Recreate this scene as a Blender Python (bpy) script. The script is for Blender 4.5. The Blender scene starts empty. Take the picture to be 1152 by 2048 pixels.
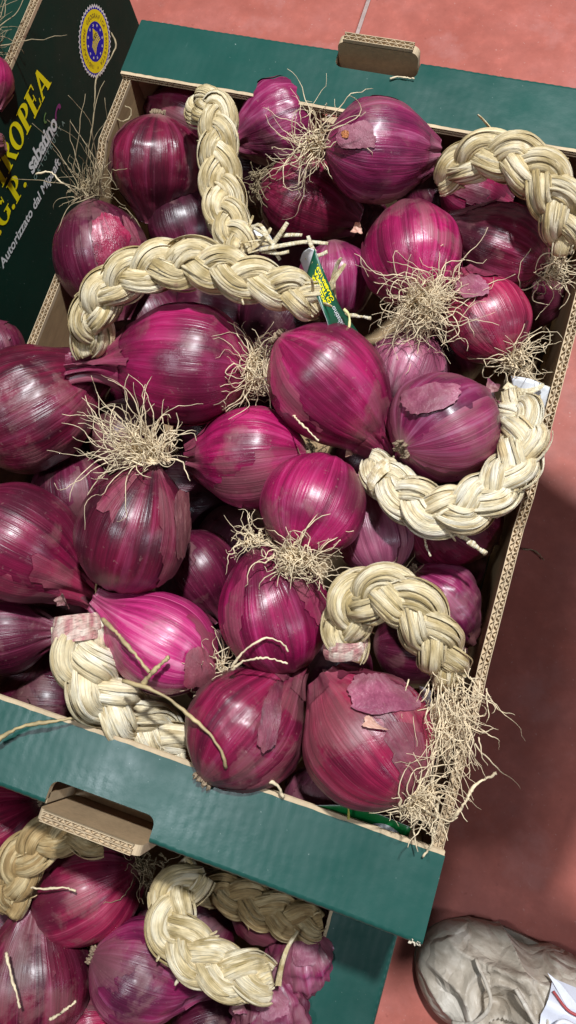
import bpy, math, random
import numpy as np
from mathutils import Vector, Matrix, noise as mnoise
from mathutils.geometry import tessellate_polygon

# ---------------------------------------------------------------- camera, world, lamps
S = bpy.context.scene
ROT = (-0.18087848, -0.1914942, -0.3063895)
CAM = np.array([0.34414839, 0.13668596, 0.51170477 + 0.30])
F = 1540.0            # focal length in photo pixels (1152 x 2048)
RIM = 0.30            # height of the rim of the main crate over the floor


def _rot(a, b, c):
    ca, sa, cb, sb, cc, sc = math.cos(a), math.sin(a), math.cos(b), math.sin(b), math.cos(c), math.sin(c)
    return (np.array([[cc, -sc, 0], [sc, cc, 0], [0, 0, 1]]) @ np.array([[1, 0, 0], [0, ca, -sa], [0, sa, ca]])
            @ np.array([[cb, 0, sb], [0, 1, 0], [-sb, 0, cb]]))


RC = _rot(*ROT)       # world -> camera
RT = RC.T
cam_d = bpy.data.cameras.new('camera')
cam = bpy.data.objects.new('camera', cam_d)
S.collection.objects.link(cam)
M4 = Matrix([[*RT[0], CAM[0]], [*RT[1], CAM[1]], [*RT[2], CAM[2]], [0, 0, 0, 1]])
cam.matrix_world = M4
cam_d.sensor_fit = 'VERTICAL'
cam_d.sensor_height = 24
cam_d.lens = 24 * F / 2048
cam_d.clip_start = 0.01
cam_d.clip_end = 100
S.camera = cam

w = bpy.data.worlds.new('World')
S.world = w
w.use_nodes = True
w.node_tree.nodes['Background'].inputs[0].default_value = (0.95, 0.88, 0.95, 1)
w.node_tree.nodes['Background'].inputs[1].default_value = 0.042


def area(name, loc, target, size, power, col):
    d = bpy.data.lights.new(name, 'AREA')
    d.shape = 'DISK'
    d.size = size
    d.energy = power
    d.color = col
    o = bpy.data.objects.new(name, d)
    S.collection.objects.link(o)
    o.location = loc
    o.rotation_euler = (Vector(target) - Vector(loc)).to_track_quat('-Z', 'Y').to_euler()
    return o


KX = (0.50, 1.10, 2.50)
KEY = area('key_lamp', KX, (0.25, 0.3, 0.3), 0.12, 80, (0.95, 0.97, 1.0))
area('second_lamp', (2.2, 0.1, 1.45), (0.2, 0.3, 0.3), 0.35, 11, (0.80, 0.88, 1.0))
area('third_lamp', (-0.35, -0.25, 2.4), (0.2, 0.3, 0.3), 0.30, 12, (0.88, 0.93, 1.0))
S.view_settings.view_transform = 'Standard'
S.view_settings.look = 'None'
S.view_settings.gamma = 1
S.view_settings.exposure = 0
S.cycles.max_bounces = 6

# ---------------------------------------------------------------- helpers
COL = S.collection


def PX(u, v, z):
    """the point of the scene at height z (rim = 0) that the photo shows at pixel (u, v)"""
    d = RT @ np.array([(u - 576) / F, (1024 - v) / F, -1.0])
    t = (z + RIM - CAM[2]) / d[2]
    return CAM + t * d


def depth(p):
    return -(RC @ (np.asarray(p) - CAM))[2]


def imgdir(dx, dy, up=0.0):
    """world direction of an image direction (x right, y down), `up` towards the camera"""
    v = RT @ np.array([dx, -dy, up])
    return v / np.linalg.norm(v)


def unit(v):
    return v / (np.linalg.norm(v) + 1e-12)


def link(name, verts, faces, mat, parent=None, smooth=True, attrs=None, mats=None, fm=None):
    me = bpy.data.meshes.new(name)
    me.from_pydata([tuple(map(float, v)) for v in verts], [], faces)
    for m in (mats or [mat]):
        me.materials.append(m)
    if fm is not None:
        me.polygons.foreach_set('material_index', fm)
    me.polygons.foreach_set('use_smooth', [smooth] * len(me.polygons))
    if attrs:
        for k, a in attrs.items():
            at = me.attributes.new(k, 'FLOAT_VECTOR', 'POINT')
            at.data.foreach_set('vector', np.asarray(a, dtype=np.float32).ravel())
    me.update()
    o = bpy.data.objects.new(name, me)
    COL.objects.link(o)
    if parent is not None:
        o.parent = parent
        o.matrix_parent_inverse = parent.matrix_world.inverted()
    return o


def tag(o, label=None, cat=None, group=None, kind=None):
    if label: o['label'] = label
    if cat: o['category'] = cat
    if group: o['group'] = group
    if kind: o['kind'] = kind
    return o


def empty(name, loc):
    o = bpy.data.objects.new(name, None)
    o.empty_display_size = 0.02
    o.matrix_world = Matrix.Translation(Vector([float(c) for c in loc]))
    COL.objects.link(o)
    return o


class MB:
    def __init__(s):
        s.v, s.f, s.a = [], [], []

    def add(s, v, f, a=None):
        n = len(s.v)
        s.v += [tuple(x) for x in v]
        s.f += [tuple(i + n for i in q) for q in f]
        s.a += [tuple(x) for x in (a if a is not None else [(0, 0, 0)] * len(v))]

    def build(s, name, mat, parent=None, smooth=True):
        return link(name, s.v, s.f, mat, parent, smooth, {'sc': s.a})


def box(c, u, v, n, a, b, t):
    """a box centred at c with half sizes a, b, t along u, v, n"""
    c, u, v, n = map(np.asarray, (c, u, v, n))
    P = [c + i * a * u + j * b * v + k * t * n for i in (-1, 1) for j in (-1, 1) for k in (-1, 1)]
    return P, [(0, 1, 3, 2), (4, 6, 7, 5), (0, 4, 5, 1), (2, 3, 7, 6), (0, 2, 6, 4), (1, 5, 7, 3)]


def spline(pts, n):
    pts = [np.asarray(p, float) for p in pts]
    if len(pts) == 2:
        return np.array([pts[0] * (1 - t) + pts[1] * t for t in np.linspace(0, 1, n)])
    P = [2 * pts[0] - pts[1]] + pts + [2 * pts[-1] - pts[-2]]
    m = len(pts) - 1
    out = []
    for s in np.linspace(0, m - 1e-6, n * 3):
        i = int(s)
        t = s - i
        a, b, c, d = P[i], P[i + 1], P[i + 2], P[i + 3]
        out.append(0.5 * ((2 * b) + (c - a) * t + (2 * a - 5 * b + 4 * c - d) * t * t + (3 * b - 3 * c + d - a) * t ** 3))
    out = np.array(out)
    L = np.concatenate([[0], np.cumsum(np.linalg.norm(np.diff(out, axis=0), axis=1))])
    q = np.linspace(0, L[-1], n)
    return np.stack([np.interp(q, L, out[:, k]) for k in range(out.shape[1])], 1)


def tube(mb, pts, rad, sides=5, tag3=(0, 0, 0), flat=1.0):
    pts = np.asarray(pts)
    n = len(pts)
    rad = np.broadcast_to(rad, (n,))
    T = np.gradient(pts, axis=0)
    T /= np.linalg.norm(T, axis=1)[:, None] + 1e-12
    up = np.array([0.3, 0.2, 0.93])
    A = np.cross(T, up)
    A /= np.linalg.norm(A, axis=1)[:, None] + 1e-12
    B = np.cross(A, T)
    v, a = [], []
    for i in range(n):
        for k in range(sides):
            th = 2 * math.pi * k / sides
            v.append(pts[i] + rad[i] * (math.cos(th) * A[i] + flat * math.sin(th) * B[i]))
            a.append((tag3[0] + k * .3, tag3[1], i / n * tag3[2]))
    f = [(i * sides + k, i * sides + (k + 1) % sides, (i + 1) * sides + (k + 1) % sides, (i + 1) * sides + k)
         for i in range(n - 1) for k in range(sides)]
    f.append(tuple(range(sides))[::-1])
    f.append(tuple((n - 1) * sides + k for k in range(sides)))
    mb.add(v, f, a)


# ---------------------------------------------------------------- materials
def newmat(name):
    m = bpy.data.materials.new(name)
    m.use_nodes = True
    nt = m.node_tree
    return m, nt, nt.nodes['Principled BSDF']


class NT:
    def __init__(s, nt): s.nt = nt

    def n(s, t, **k):
        x = s.nt.nodes.new(t)
        for a, b in k.items(): setattr(x, a, b)
        return x

    def l(s, a, b): s.nt.links.new(a, b)

    def noise(s, vec, scale, detail=4, rough=.55, dist=0.0):
        x = s.n('ShaderNodeTexNoise')
        x.inputs['Scale'].default_value = scale
        x.inputs['Detail'].default_value = detail
        x.inputs['Roughness'].default_value = rough
        x.inputs['Distortion'].default_value = dist
        if vec is not None: s.l(vec, x.inputs['Vector'])
        return x.outputs['Fac']

    def map(s, vec, scale, loc=(0, 0, 0)):
        x = s.n('ShaderNodeMapping')
        x.inputs['Scale'].default_value = scale
        x.inputs['Location'].default_value = loc
        s.l(vec, x.inputs['Vector'])
        return x.outputs[0]

    def ramp(s, fac, stops, interp='LINEAR'):
        x = s.n('ShaderNodeValToRGB')
        x.color_ramp.interpolation = interp
        e = x.color_ramp.elements
        while len(e) < len(stops): e.new(0.5)
        for i, (p, c) in enumerate(stops):
            e[i].position = p
            e[i].color = (*c, 1) if hasattr(c, '__len__') else (c, c, c, 1)
        s.l(fac, x.inputs[0])
        return x.outputs[0]

    def mix(s, fac, a, b, mode='MIX'):
        x = s.n('ShaderNodeMix', data_type='RGBA', blend_type=mode)
        for i, q in ((0, fac), (6, a), (7, b)):
            if isinstance(q, (int, float)): x.inputs[i].default_value = q
            elif isinstance(q, tuple): x.inputs[i].default_value = (*q, 1)
            else: s.l(q, x.inputs[i])
        return x.outputs[2]

    def math(s, op, a, b=0.0, clamp=False):
        x = s.n('ShaderNodeMath', operation=op)
        x.use_clamp = clamp
        for i, q in ((0, a), (1, b)):
            if isinstance(q, (int, float)): x.inputs[i].default_value = q
            else: s.l(q, x.inputs[i])
        return x.outputs[0]

    def bump(s, h, strength, dist, chain=None):
        x = s.n('ShaderNodeBump')
        x.inputs['Strength'].default_value = strength
        x.inputs['Distance'].default_value = dist
        s.l(h, x.inputs['Height'])
        if chain is not None: s.l(chain, x.inputs['Normal'])
        return x.outputs[0]


PAL = {  # main colour, dark streak, pale streak
    'mag': ((.38, .009, .096), (.13, .004, .034), (.64, .08, .26)),
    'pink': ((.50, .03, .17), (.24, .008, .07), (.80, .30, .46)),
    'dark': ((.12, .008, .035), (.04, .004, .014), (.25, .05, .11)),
    'plum': ((.25, .010, .055), (.075, .005, .022), (.42, .07, .17)),
    'wine': ((.17, .007, .034), (.045, .003, .013), (.36, .05, .13)),
    'red': ((.35, .012, .064), (.11, .005, .028), (.56, .11, .19)),
    'pur': ((.29, .020, .100), (.09, .008, .04), (.50, .20, .34)),
    'pale': ((.42, .12, .20), (.24, .04, .10), (.68, .42, .48)),
    'brown': ((.17, .055, .055), (.08, .025, .03), (.32, .18, .16)),
}
_om = {}


def onion_mat(pal, seed, patch=0.35, skin=False):
    key = (pal, seed, skin)
    if key in _om: return _om[key]
    A, B, C = PAL[pal]
    m, nt, bs = newmat('onion_%s%s' % (pal, '_skin' if skin else ''))
    N = NT(nt)
    rnd = random.Random(seed * 7 + 3)
    off = tuple(rnd.uniform(-20, 20) for _ in range(3))
    at = N.n('ShaderNodeAttribute', attribute_name='sc').outputs['Vector']
    st = N.noise(N.map(at, (2.6, 2.6, .75), off), 1.7, 5, .6, .5)
    fine = N.noise(N.map(at, (17, 17, .55), off), 1.6, 3, .6, .25)
    col = N.ramp(st, [(.30, B), (.52, A), (.80, C)])
    fr = N.ramp(fine, [(.30, .76), (.52, 1.0), (.72, 1.20)])
    col = N.mix(1.0, col, fr, 'MULTIPLY')
    vein = N.ramp(fine, [(.64, 0.0), (.70, 1.0)])
    col = N.mix(N.math('MULTIPLY', vein, .30), col, tuple(min(1, c * 1.25 + .04) for c in C))
    tc = N.n('ShaderNodeTexCoord').outputs['Object']
    bl = N.noise(N.map(tc, (1, 1, 1), off), 26, 5, .62, .4)
    pm = N.ramp(bl, [(.60 - patch * .25, 0.0), (.66 - patch * .2, 1.0)])
    dk = N.ramp(N.noise(N.map(tc, (1, 1, 1), tuple(-x for x in off)), 17, 3), [(.42, 0.0), (.64, 1.0)])
    col = N.mix(N.math('MULTIPLY', dk, .84), col, tuple(c * .55 + .004 for c in B))
    col = N.mix(N.math('MULTIPLY', pm, .32 if not skin else .30), col, (.26, .13, .12))
    speck = N.ramp(N.noise(tc, 330, 2), [(.66, 0.0), (.74, 1.0)])
    col = N.mix(N.math('MULTIPLY', speck, .22), col, (.40, .26, .22))
    sp = N.n('ShaderNodeSeparateXYZ')
    N.l(at, sp.inputs[0])
    rt = N.ramp(sp.outputs[2], [(.0, 1.0), (.055, .75), (.15, 0.0)])
    col = N.mix(N.math('MULTIPLY', rt, .62), col, (.42, .26, .22))
    nk = N.ramp(sp.outputs[2], [(.74, 0.0), (1.0, 1.0)])
    col = N.mix(N.math('MULTIPLY', nk, .45), col, (.24, .07, .10))
    if skin:
        col = N.mix(.22, col, (.26, .07, .10))
    N.l(col, bs.inputs['Base Color'])
    ro = N.ramp(N.noise(tc, 60, 4), [(.3, .25 if not skin else .30), (.7, .42 if not skin else .48)])
    ro2 = N.mix(N.math('MULTIPLY', pm, .6), ro, (.6, .6, .6))
    N.l(ro2, bs.inputs['Roughness'])
    bs.inputs['Specular IOR Level'].default_value = .50
    bs.inputs['Coat Weight'].default_value = .24 if not skin else .05
    bs.inputs['Coat Roughness'].default_value = .27
    h1 = N.bump(fine, .38, .0016)
    h2 = N.bump(N.noise(tc, 120, 5, .6, .6), .22, .0012, h1)
    h3 = N.bump(pm, .30, .0004, h2)
    N.l(h3, bs.inputs['Normal'])
    _om[key] = m
    return m


def straw_mat(name, c1, c2, c3):
    m, nt, bs = newmat(name)
    N = NT(nt)
    at = N.n('ShaderNodeAttribute', attribute_name='sc').outputs['Vector']
    fib = N.noise(N.map(at, (9, 3.1, 11)), 1.0, 5, .7, .2)
    tone = N.noise(N.map(at, (.35, 7.3, 11)), 1.0, 3)
    col = N.ramp(tone, [(.36, c1), (.50, c2), (.63, c3)])
    fr = N.ramp(fib, [(.30, .25), (.40, .80), (.55, 1.12), (.72, 1.35)])
    col = N.mix(1.0, col, fr, 'MULTIPLY')
    tc = N.n('ShaderNodeTexCoord').outputs['Object']
    st = N.ramp(N.noise(tc, 70, 4), [(.60, 0.0), (.74, 1.0)])
    col = N.mix(N.math('MULTIPLY', st, .35), col, (.22, .17, .07))
    pk = N.ramp(N.noise(N.map(tc, (1, 1, 1), (3, 5, 1)), 42, 4), [(.70, 0.0), (.76, 1.0)])
    col = N.mix(N.math('MULTIPLY', pk, .45), col, (.36, .09, .12))
    N.l(col, bs.inputs['Base Color'])
    bs.inputs['Roughness'].default_value = .5
    bs.inputs['Specular IOR Level'].default_value = .4
    N.l(N.bump(fib, .9, .0018), bs.inputs['Normal'])
    return m


STRAW = straw_mat('dry_leaf', (.48, .36, .16), (.74, .60, .34), (.92, .81, .57))
STRAW_PALE = straw_mat('dry_leaf_pale', (.64, .50, .27), (.88, .76, .50), (.96, .89, .70))
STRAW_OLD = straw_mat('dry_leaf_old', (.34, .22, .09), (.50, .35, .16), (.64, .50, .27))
PINKW = straw_mat('dry_leaf_pink', (.48, .20, .20), (.62, .40, .34), (.72, .60, .50))


def plain(name, col, rough=.5, var=.15, scale=80, bump=.0, metallic=0.0, spec=.5):
    m, nt, bs = newmat(name)
    N = NT(nt)
    tc = N.n('ShaderNodeTexCoord').outputs['Object']
    f = N.noise(tc, scale, 4)
    c = N.ramp(f, [(.3, tuple(x * (1 - var) for x in col)), (.7, tuple(min(1, x * (1 + var)) for x in col))])
    N.l(c, bs.inputs['Base Color'])
    bs.inputs['Roughness'].default_value = rough
    bs.inputs['Metallic'].default_value = metallic
    bs.inputs['Specular IOR Level'].default_value = spec
    if bump: N.l(N.bump(f, .5, bump), bs.inputs['Normal'])
    return m


ROOT = plain('dry_root', (.74, .61, .40), .6, .3, 150)
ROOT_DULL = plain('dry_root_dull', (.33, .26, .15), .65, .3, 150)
ROOT_BASE = plain('root_plate', (.26, .19, .12), .8, .45, 420, .002)
STEM = plain('dry_stem', (.44, .34, .17), .55, .35, 90, .0008)


def card_mat(name, col, dark=False):
    m, nt, bs = newmat(name)
    N = NT(nt)
    tc = N.n('ShaderNodeTexCoord').outputs['Object']
    f = N.noise(tc, 45, 5)
    g = N.noise(N.map(tc, (300, 60, 300)), 1.0, 3)
    c = N.ramp(f, [(.3, tuple(x * .78 for x in col)), (.7, tuple(x * 1.1 for x in col))])
    c = N.mix(.25, c, N.ramp(g, [(.3, tuple(x * .6 for x in col)), (.7, tuple(x * 1.25 for x in col))]))
    N.l(c, bs.inputs['Base Color'])
    bs.inputs['Roughness'].default_value = .75
    N.l(N.bump(g, .3, .0006), bs.inputs['Normal'])
    return m


CARD = card_mat('brown_cardboard', (.46, .32, .18))
CARD_IN = card_mat('brown_cardboard_inside', (.36, .24, .12))
CARD_EDGE = card_mat('cardboard_cut_edge', (.56, .43, .27))


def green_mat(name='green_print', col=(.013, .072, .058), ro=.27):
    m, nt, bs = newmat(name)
    N = NT(nt)
    tc = N.n('ShaderNodeTexCoord').outputs['Object']
    f = N.noise(tc, 9, 5, .6)
    c = N.ramp(f, [(.3, tuple(x * .85 for x in col)), (.7, tuple(x * 1.15 for x in col))])
    sc = N.ramp(N.noise(tc, 420, 2), [(.735, 0.0), (.78, 1.0)])
    c = N.mix(N.math('MULTIPLY', sc, .5), c, (.42, .5, .46))
    scr = N.ramp(N.noise(N.map(tc, (140, 9, 20)), 1.0, 3), [(.70, 0.0), (.75, 1.0)])
    scm = N.ramp(N.noise(tc, 22, 2), [(.58, 0.0), (.66, 1.0)])
    c = N.mix(N.math('MULTIPLY', N.math('MULTIPLY', scr, scm), .45), c, (.25, .38, .36))
    N.l(c, bs.inputs['Base Color'])
    r = N.ramp(N.noise(tc, 30, 4), [(.3, ro), (.7, ro + .15)])
    if ro > .5: bs.inputs['Specular IOR Level'].default_value = .2
    N.l(r, bs.inputs['Roughness'])
    wv = N.n('ShaderNodeTexWave', wave_type='BANDS', bands_direction='X')
    wv.inputs['Scale'].default_value = 45
    wv.inputs['Distortion'].default_value = .6
    N.l(tc, wv.inputs['Vector'])
    b1 = N.bump(wv.outputs['Fac'], .05, .0006)
    b2 = N.bump(N.noise(tc, 14, 4), .35, .004, b1)
    b3 = N.bump(N.noise(tc, 700, 2), .12, .0003, b2)
    N.l(b3, bs.inputs['Normal'])
    return m


GREEN = green_mat()
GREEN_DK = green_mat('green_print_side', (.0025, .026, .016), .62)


def floor_mat():
    m, nt, bs = newmat('red_floor_tile')
    N = NT(nt)
    tc = N.n('ShaderNodeNewGeometry').outputs['Position']
    a = N.noise(tc, 7, 6, .6, .3)
    c = N.ramp(a, [(.32, (.40, .108, .080)), (.50, (.45, .130, .098)), (.66, (.50, .165, .135))])
    b = N.ramp(N.noise(tc, 42, 5, .65), [(.3, .85), (.55, 1.0), (.75, 1.2)])
    c = N.mix(1.0, c, b, 'MULTIPLY')
    pale = N.ramp(N.noise(N.map(tc, (1, 1, 1), (4, 2, 0)), 13, 5, .65), [(.58, 0.0), (.72, 1.0)])
    c = N.mix(N.math('MULTIPLY', pale, .30), c, (.56, .27, .25))
    s = N.ramp(N.noise(tc, 260, 3), [(.66, 0.0), (.74, 1.0)])
    c = N.mix(N.math('MULTIPLY', s, .30), c, (.70, .50, .46))
    s2 = N.ramp(N.noise(N.map(tc, (1, 1, 1), (9, 9, 0)), 120, 3), [(.68, 0.0), (.74, 1.0)])
    c = N.mix(N.math('MULTIPLY', s2, .35), c, (.20, .05, .04))
    N.l(c, bs.inputs['Base Color'])
    r = N.ramp(N.noise(tc, 25, 4), [(.3, .46), (.7, .62)])
    bs.inputs['Specular IOR Level'].default_value = .3
    N.l(r, bs.inputs['Roughness'])
    N.l(N.bump(N.noise(tc, 60, 5), .15, .002), bs.inputs['Normal'])
    return m


# ---------------------------------------------------------------- floor
grout = plain('grey_grout', (.42, .33, .30), .85, .2, 120, .001)
fl = link('floor', [(-3, -3, -.004), (3, -3, -.004), (3, 3.5, -.004), (-3, 3.5, -.004)], [(0, 1, 2, 3)], grout, smooth=False)
tag(fl, kind='structure')
FT = floor_mat()
g = .0028
x0s = [.0855 + .8 * k for k in range(-2, 3)]
y0s = [-.98 + .8 * k for k in range(0, 4)]
for i in range(4):
    for j in range(3):
        a, b = x0s[i] + g, x0s[i + 1] - g
        c, d = y0s[j] + g, y0s[j + 1] - g
        e = .0012
        V = [(a, c, -.004), (b, c, -.004), (b, d, -.004), (a, d, -.004), (a, c, -e), (b, c, -e), (b, d, -e), (a, d, -e),
             (a + e, c + e, 0), (b - e, c + e, 0), (b - e, d - e, 0), (a + e, d - e, 0)]
        Fc = [(8, 9, 10, 11)] + [(k, (k + 1) % 4, 4 + (k + 1) % 4, 4 + k) for k in range(4)] + \
             [(4 + k, 4 + (k + 1) % 4, 8 + (k + 1) % 4, 8 + k) for k in range(4)]
        link('tile', V, Fc, FT, fl, smooth=False)

# added unseen board, outline projected from the key lamp to shadow the floor
shp = [(.402, .425), (.473, .392), (.95, .20), (.95, .16), (.62, .15), (.56, .10), (.545, .0), (.60, .01), (.95, .03), (.95, -.045), (.47, -.055), (.436, -.104), (.402, -.11)]
bz = .60
kk = (KX[2] - bz) / KX[2]
sb = [(KX[0] + kk * (a - KX[0]), KX[1] + kk * (b - KX[1])) for a, b in shp]
nb = len(sb)
ttr = tessellate_polygon([[Vector((a, b, 0)) for a, b in sb]])
bo = link('shadow_board', [(a, b, bz) for a, b in sb] + [(a, b, bz + .012) for a, b in sb],
          [tuple(t) for t in ttr] + [tuple(i + nb for i in t[::-1]) for t in ttr] + [(i, (i + 1) % nb, (i + 1) % nb + nb, i + nb) for i in range(nb)],
          plain('shadow_board_brown', (.30, .20, .12), .6), smooth=False)
tag(bo, 'added notched board out of view, shaped to shadow the floor right of the crate', 'board')

# ---------------------------------------------------------------- cardboard building blocks
X, Y, Z = np.array([1., 0, 0]), np.array([0, 1., 0]), np.array([0, 0, 1.])


def panel(name, parent, outline, O, u, v, T, front, back, edge, holes=()):
    """flat board: outline (a, b) pairs in the frame O + a*u + b*v; the back face lies T behind, along -(u x v)"""
    O, u, v = map(np.asarray, (O, u, v))
    n = np.cross(u, v)
    loops = [list(outline)] + [list(h) for h in holes]
    flat = [p for lp in loops for p in lp]
    tris = tessellate_polygon([[Vector((p[0], p[1], 0)) for p in lp] for lp in loops])
    k = len(flat)
    V = [O + a * u + b * v for a, b in flat] + [O + a * u + b * v - T * n for a, b in flat]
    Fc, fm = [], []
    for t in tris:
        (ax, ay), (bx, by), (cx, cy) = (flat[i] for i in t)
        if (bx - ax) * (cy - ay) - (by - ay) * (cx - ax) < 0: t = t[::-1]
        Fc.append(tuple(t)); fm.append(0)
        Fc.append(tuple(i + k for i in t[::-1])); fm.append(1)
    s = 0
    for lp in loops:
        m = len(lp)
        for i in range(m):
            j = (i + 1) % m
            Fc.append((s + i, s + j, s + j + k, s + i + k)); fm.append(2)
        s += m
    return link(name, V, Fc, None, parent, False, None, [front, back, edge], fm)


def corr(parent, p0, p1, out, thick, T, dep=.004, pitch=.0065, layers=2, mat=None, name='fluting'):
    """cut edge of corrugated board from p0 to p1: liners and waves, `out` = outward, `thick` = across the board"""
    p0, p1, out, thick = map(lambda q: np.asarray(q, float), (p0, p1, out, thick))
    L = np.linalg.norm(p1 - p0)
    if L < 1e-5: return
    d = (p1 - p0) / L
    mb = MB()
    lt = .00022
    for k in range(layers + 1):
        off = -T / 2 + T * k / layers
        off += (lt if k == 0 else -lt if k == layers else 0)
        mb.add(*box((p0 + p1) / 2 + thick * off - out * dep / 2, d, out, thick, L / 2, dep / 2, lt))
    h = T / layers
    for k in range(layers):
        n = max(6, int(L / pitch * 8))
        s = np.linspace(0, L, n)
        ph = random.uniform(0, 6)
        pt = pitch * (1 if k % 2 == 0 else .8)
        jit = np.array([mnoise.noise(Vector((x * 45, k * 5, p0[0] * 9 + p0[1] * 7))) for x in s])
        w_ = (h / 2 - lt * 1.5) * np.sin(2 * math.pi * s / pt + ph + jit * 1.8) * (1 - .35 * np.abs(jit))
        c = -T / 2 + h * (k + .5)
        V, Fc = [], []
        for i in range(n):
            q = p0 + d * s[i] + thick * (c + w_[i]) - out * (.0002 + .0009 * abs(jit[i]))
            sl = math.cos(2 * math.pi * s[i] / pt + ph)
            nn = unit(thick * 1.0 - d * sl * .8) * .00017
            V += [q + nn, q - nn, q - out * dep + nn, q - out * dep - nn]
        for i in range(n - 1):
            a, b = 4 * i, 4 * i + 4
            Fc += [(a, b, b + 1, a + 1), (a, a + 2, b + 2, b), (a + 1, b + 1, b + 3, a + 3)]
        mb.add(V, Fc)
    o = mb.build(name, mat or CARD_EDGE, parent, False)
    return o


def jag(a, b, n, amp, ax=1):
    """points from a to b with a slightly torn outline"""
    a, b = np.asarray(a, float), np.asarray(b, float)
    d = unit(b - a)
    nn = np.array([-d[1], d[0]])
    return [tuple(a + (b - a) * i / n + nn * random.uniform(-amp, amp) * (0 < i < n)) for i in range(n)]


def arc(cx, cy, r, a0, a1, n=6):
    return [(cx + r * math.cos(math.radians(a0 + (a1 - a0) * i / n)), cy + r * math.sin(math.radians(a0 + (a1 - a0) * i / n)))
            for i in range(n + 1)]


random.seed(4)
# ---- main crate: x 0..0.40, y 0..0.603, rim z = RIM, 15 cm deep
R0 = RIM
crate = empty('cardboard_crate', (0.2, 0.3, R0 - .15))
tag(crate, 'open crate with green rims and handle tabs, holding the most onions in the middle', 'crate', 'green cardboard onion crates')
YB = .603
T5 = .0055


def fold(parent, p0, p1, a_dir, b_dir, r, mat, name='fold'):
    """rounded fold between the top (outward direction a_dir = horizontal) and the wall below; ripples of the flutes"""
    p0, p1, a_dir, b_dir = map(lambda q: np.asarray(q, float), (p0, p1, a_dir, b_dir))
    L = np.linalg.norm(p1 - p0)
    n = int(L / .0009)
    m = 7
    V, Fc = [], []
    for i in range(n + 1):
        q = p0 + (p1 - p0) * i / n
        s = i / n * L
        for k in range(m + 1):
            th = math.pi / 2 * k / m
            rr = r + .00013 * math.sin(2 * math.pi * s / .0062) * math.sin(2 * th) + .0006 * mnoise.noise(Vector((s * 22, 0, 3)))* math.sin(2 * th)
            V.append(q + a_dir * (rr * math.sin(th)) + b_dir * (rr * math.cos(th)))
    for i in range(n):
        for k in range(m):
            a = i * (m + 1) + k
            Fc.append((a, a + m + 1, a + m + 2, a + 1))
    return link(name, V, Fc, mat, parent, True)


def end_assembly(parent, O, u, inward, zt, W, H, tab=None, toff=.0002, thh=.0175, hole=None, tear=False, slot=None):
    """end wall + flange folded inwards. O = outer fold corner on the floor plan, u = along, inward = into the crate"""
    O = np.asarray(O, float)
    r = .0035
    top = O + Z * zt
    # flange lies at the rim: its frame runs along u and inward
    fw = .0555
    out = []
    a0 = r
    lo = [(0.0, a0)]
    if tab:
        t0, t1 = tab
        dpt = .0145
        lo += [(t0 - .001, a0)] + arc(t0 + .005, dpt - .005 + .001, .006, 180, 90)[0:] + arc(t1 - .005, dpt - .004, .006, 90, 0) + [(t1 + .001, a0)]
    lo += [(W, a0)]
    lo += [(W, fw - .003)]
    lo += jag((W, fw - .0025), (0, fw - .0025), 90, .00025) + [(0, fw - .0025)]
    right = np.cross(u, inward)[2] > 0
    uu, vv, OO = (u, inward, top) if right else (inward, u, top)
    ol = lo if right else [(b, a) for a, b in lo][::-1]
    panel('flange', parent, ol, OO, uu, vv, T5, GREEN, CARD_IN, CARD_EDGE)
    corr(parent, top + inward * fw - Z * T5 / 2 + u * .0005, top + inward * fw - Z * T5 / 2 + u * (W - .0005), inward, Z, T5 - .0002, .003, .0062)
    # end wall
    wl = [(0, -H), (W, -H), (W, -r), (0, -r)] if not tab else [(0, -H), (W, -H), (W, -r), (tab[1] + .001, -r), (tab[1] + .001, -(.052 if toff < 0 else .0195)), (tab[0] - .001, -(.052 if toff < 0 else .0195)), (tab[0] - .001, -r), (0, -r)]
    hs = [hole] if hole else []
    if right:
        panel('end_panel', parent, wl, top, u, Z, T5 + .0015, GREEN, CARD_IN, CARD_EDGE, hs)
    else:
        panel('end_panel', parent, [(W - a, b) for a, b in wl][::-1] if 0 else [(-a, b) for a, b in wl][::-1], top, -u, Z, T5 + .0015, GREEN, CARD_IN, CARD_EDGE,
              [[(-a, b) for a, b in h][::-1] for h in hs])
    segs = [(0, tab[0] - .001), (tab[1] + .001, W)] if tab else [(0, W)]
    for s0, s1 in segs:
        fold(parent, top + u * s0 - Z * r + inward * r, top + u * s1 - Z * r + inward * r, -inward, Z, r, GREEN)
    if tab:
        t0, t1, th = tab[0], tab[1], thh
        cc = .006
        pts = [(t0, -(.060 if toff < 0 else .0192)), (t1, -(.060 if toff < 0 else .0192))] + arc(t1 - cc, th - .003 - cc, cc, 0, 90, 5) + arc(t0 + cc, th - .003 - cc, cc, 90, 180, 5)
        if right:
            tb = panel('handle_tab', parent, pts, top + inward * toff, u, Z, .0066, GREEN, CARD, CARD_EDGE)
        else:
            tb = panel('handle_tab', parent, [(-a, b) for a, b in pts][::-1], top + inward * toff, -u, Z, .0066, GREEN, CARD, CARD_EDGE)
        corr(tb, top + u * (t0 + .0045) + Z * th + inward * (toff + .0033), top + u * (t1 - .0045) + Z * th + inward * (toff + .0033), Z, inward, .0066, .0035, .0078)


end_assembly(crate, (0.0, 0.0, 0), X, Y, R0, .402, .15, tab=(.149, .222), toff=-.0072, thh=.0125)
end_assembly(crate, (0.0, YB, 0), X, -Y, R0, .402, .15, tab=(.173, .237),
             hole=[(.150, -.078), (.252, -.078), (.246, -.045), (.158, -.045)])
corr(crate, (.172, YB - .0035, R0 - .0745), (.236, YB - .0035, R0 - .0745), Z, Y, .0068, .003, .006)


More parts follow.
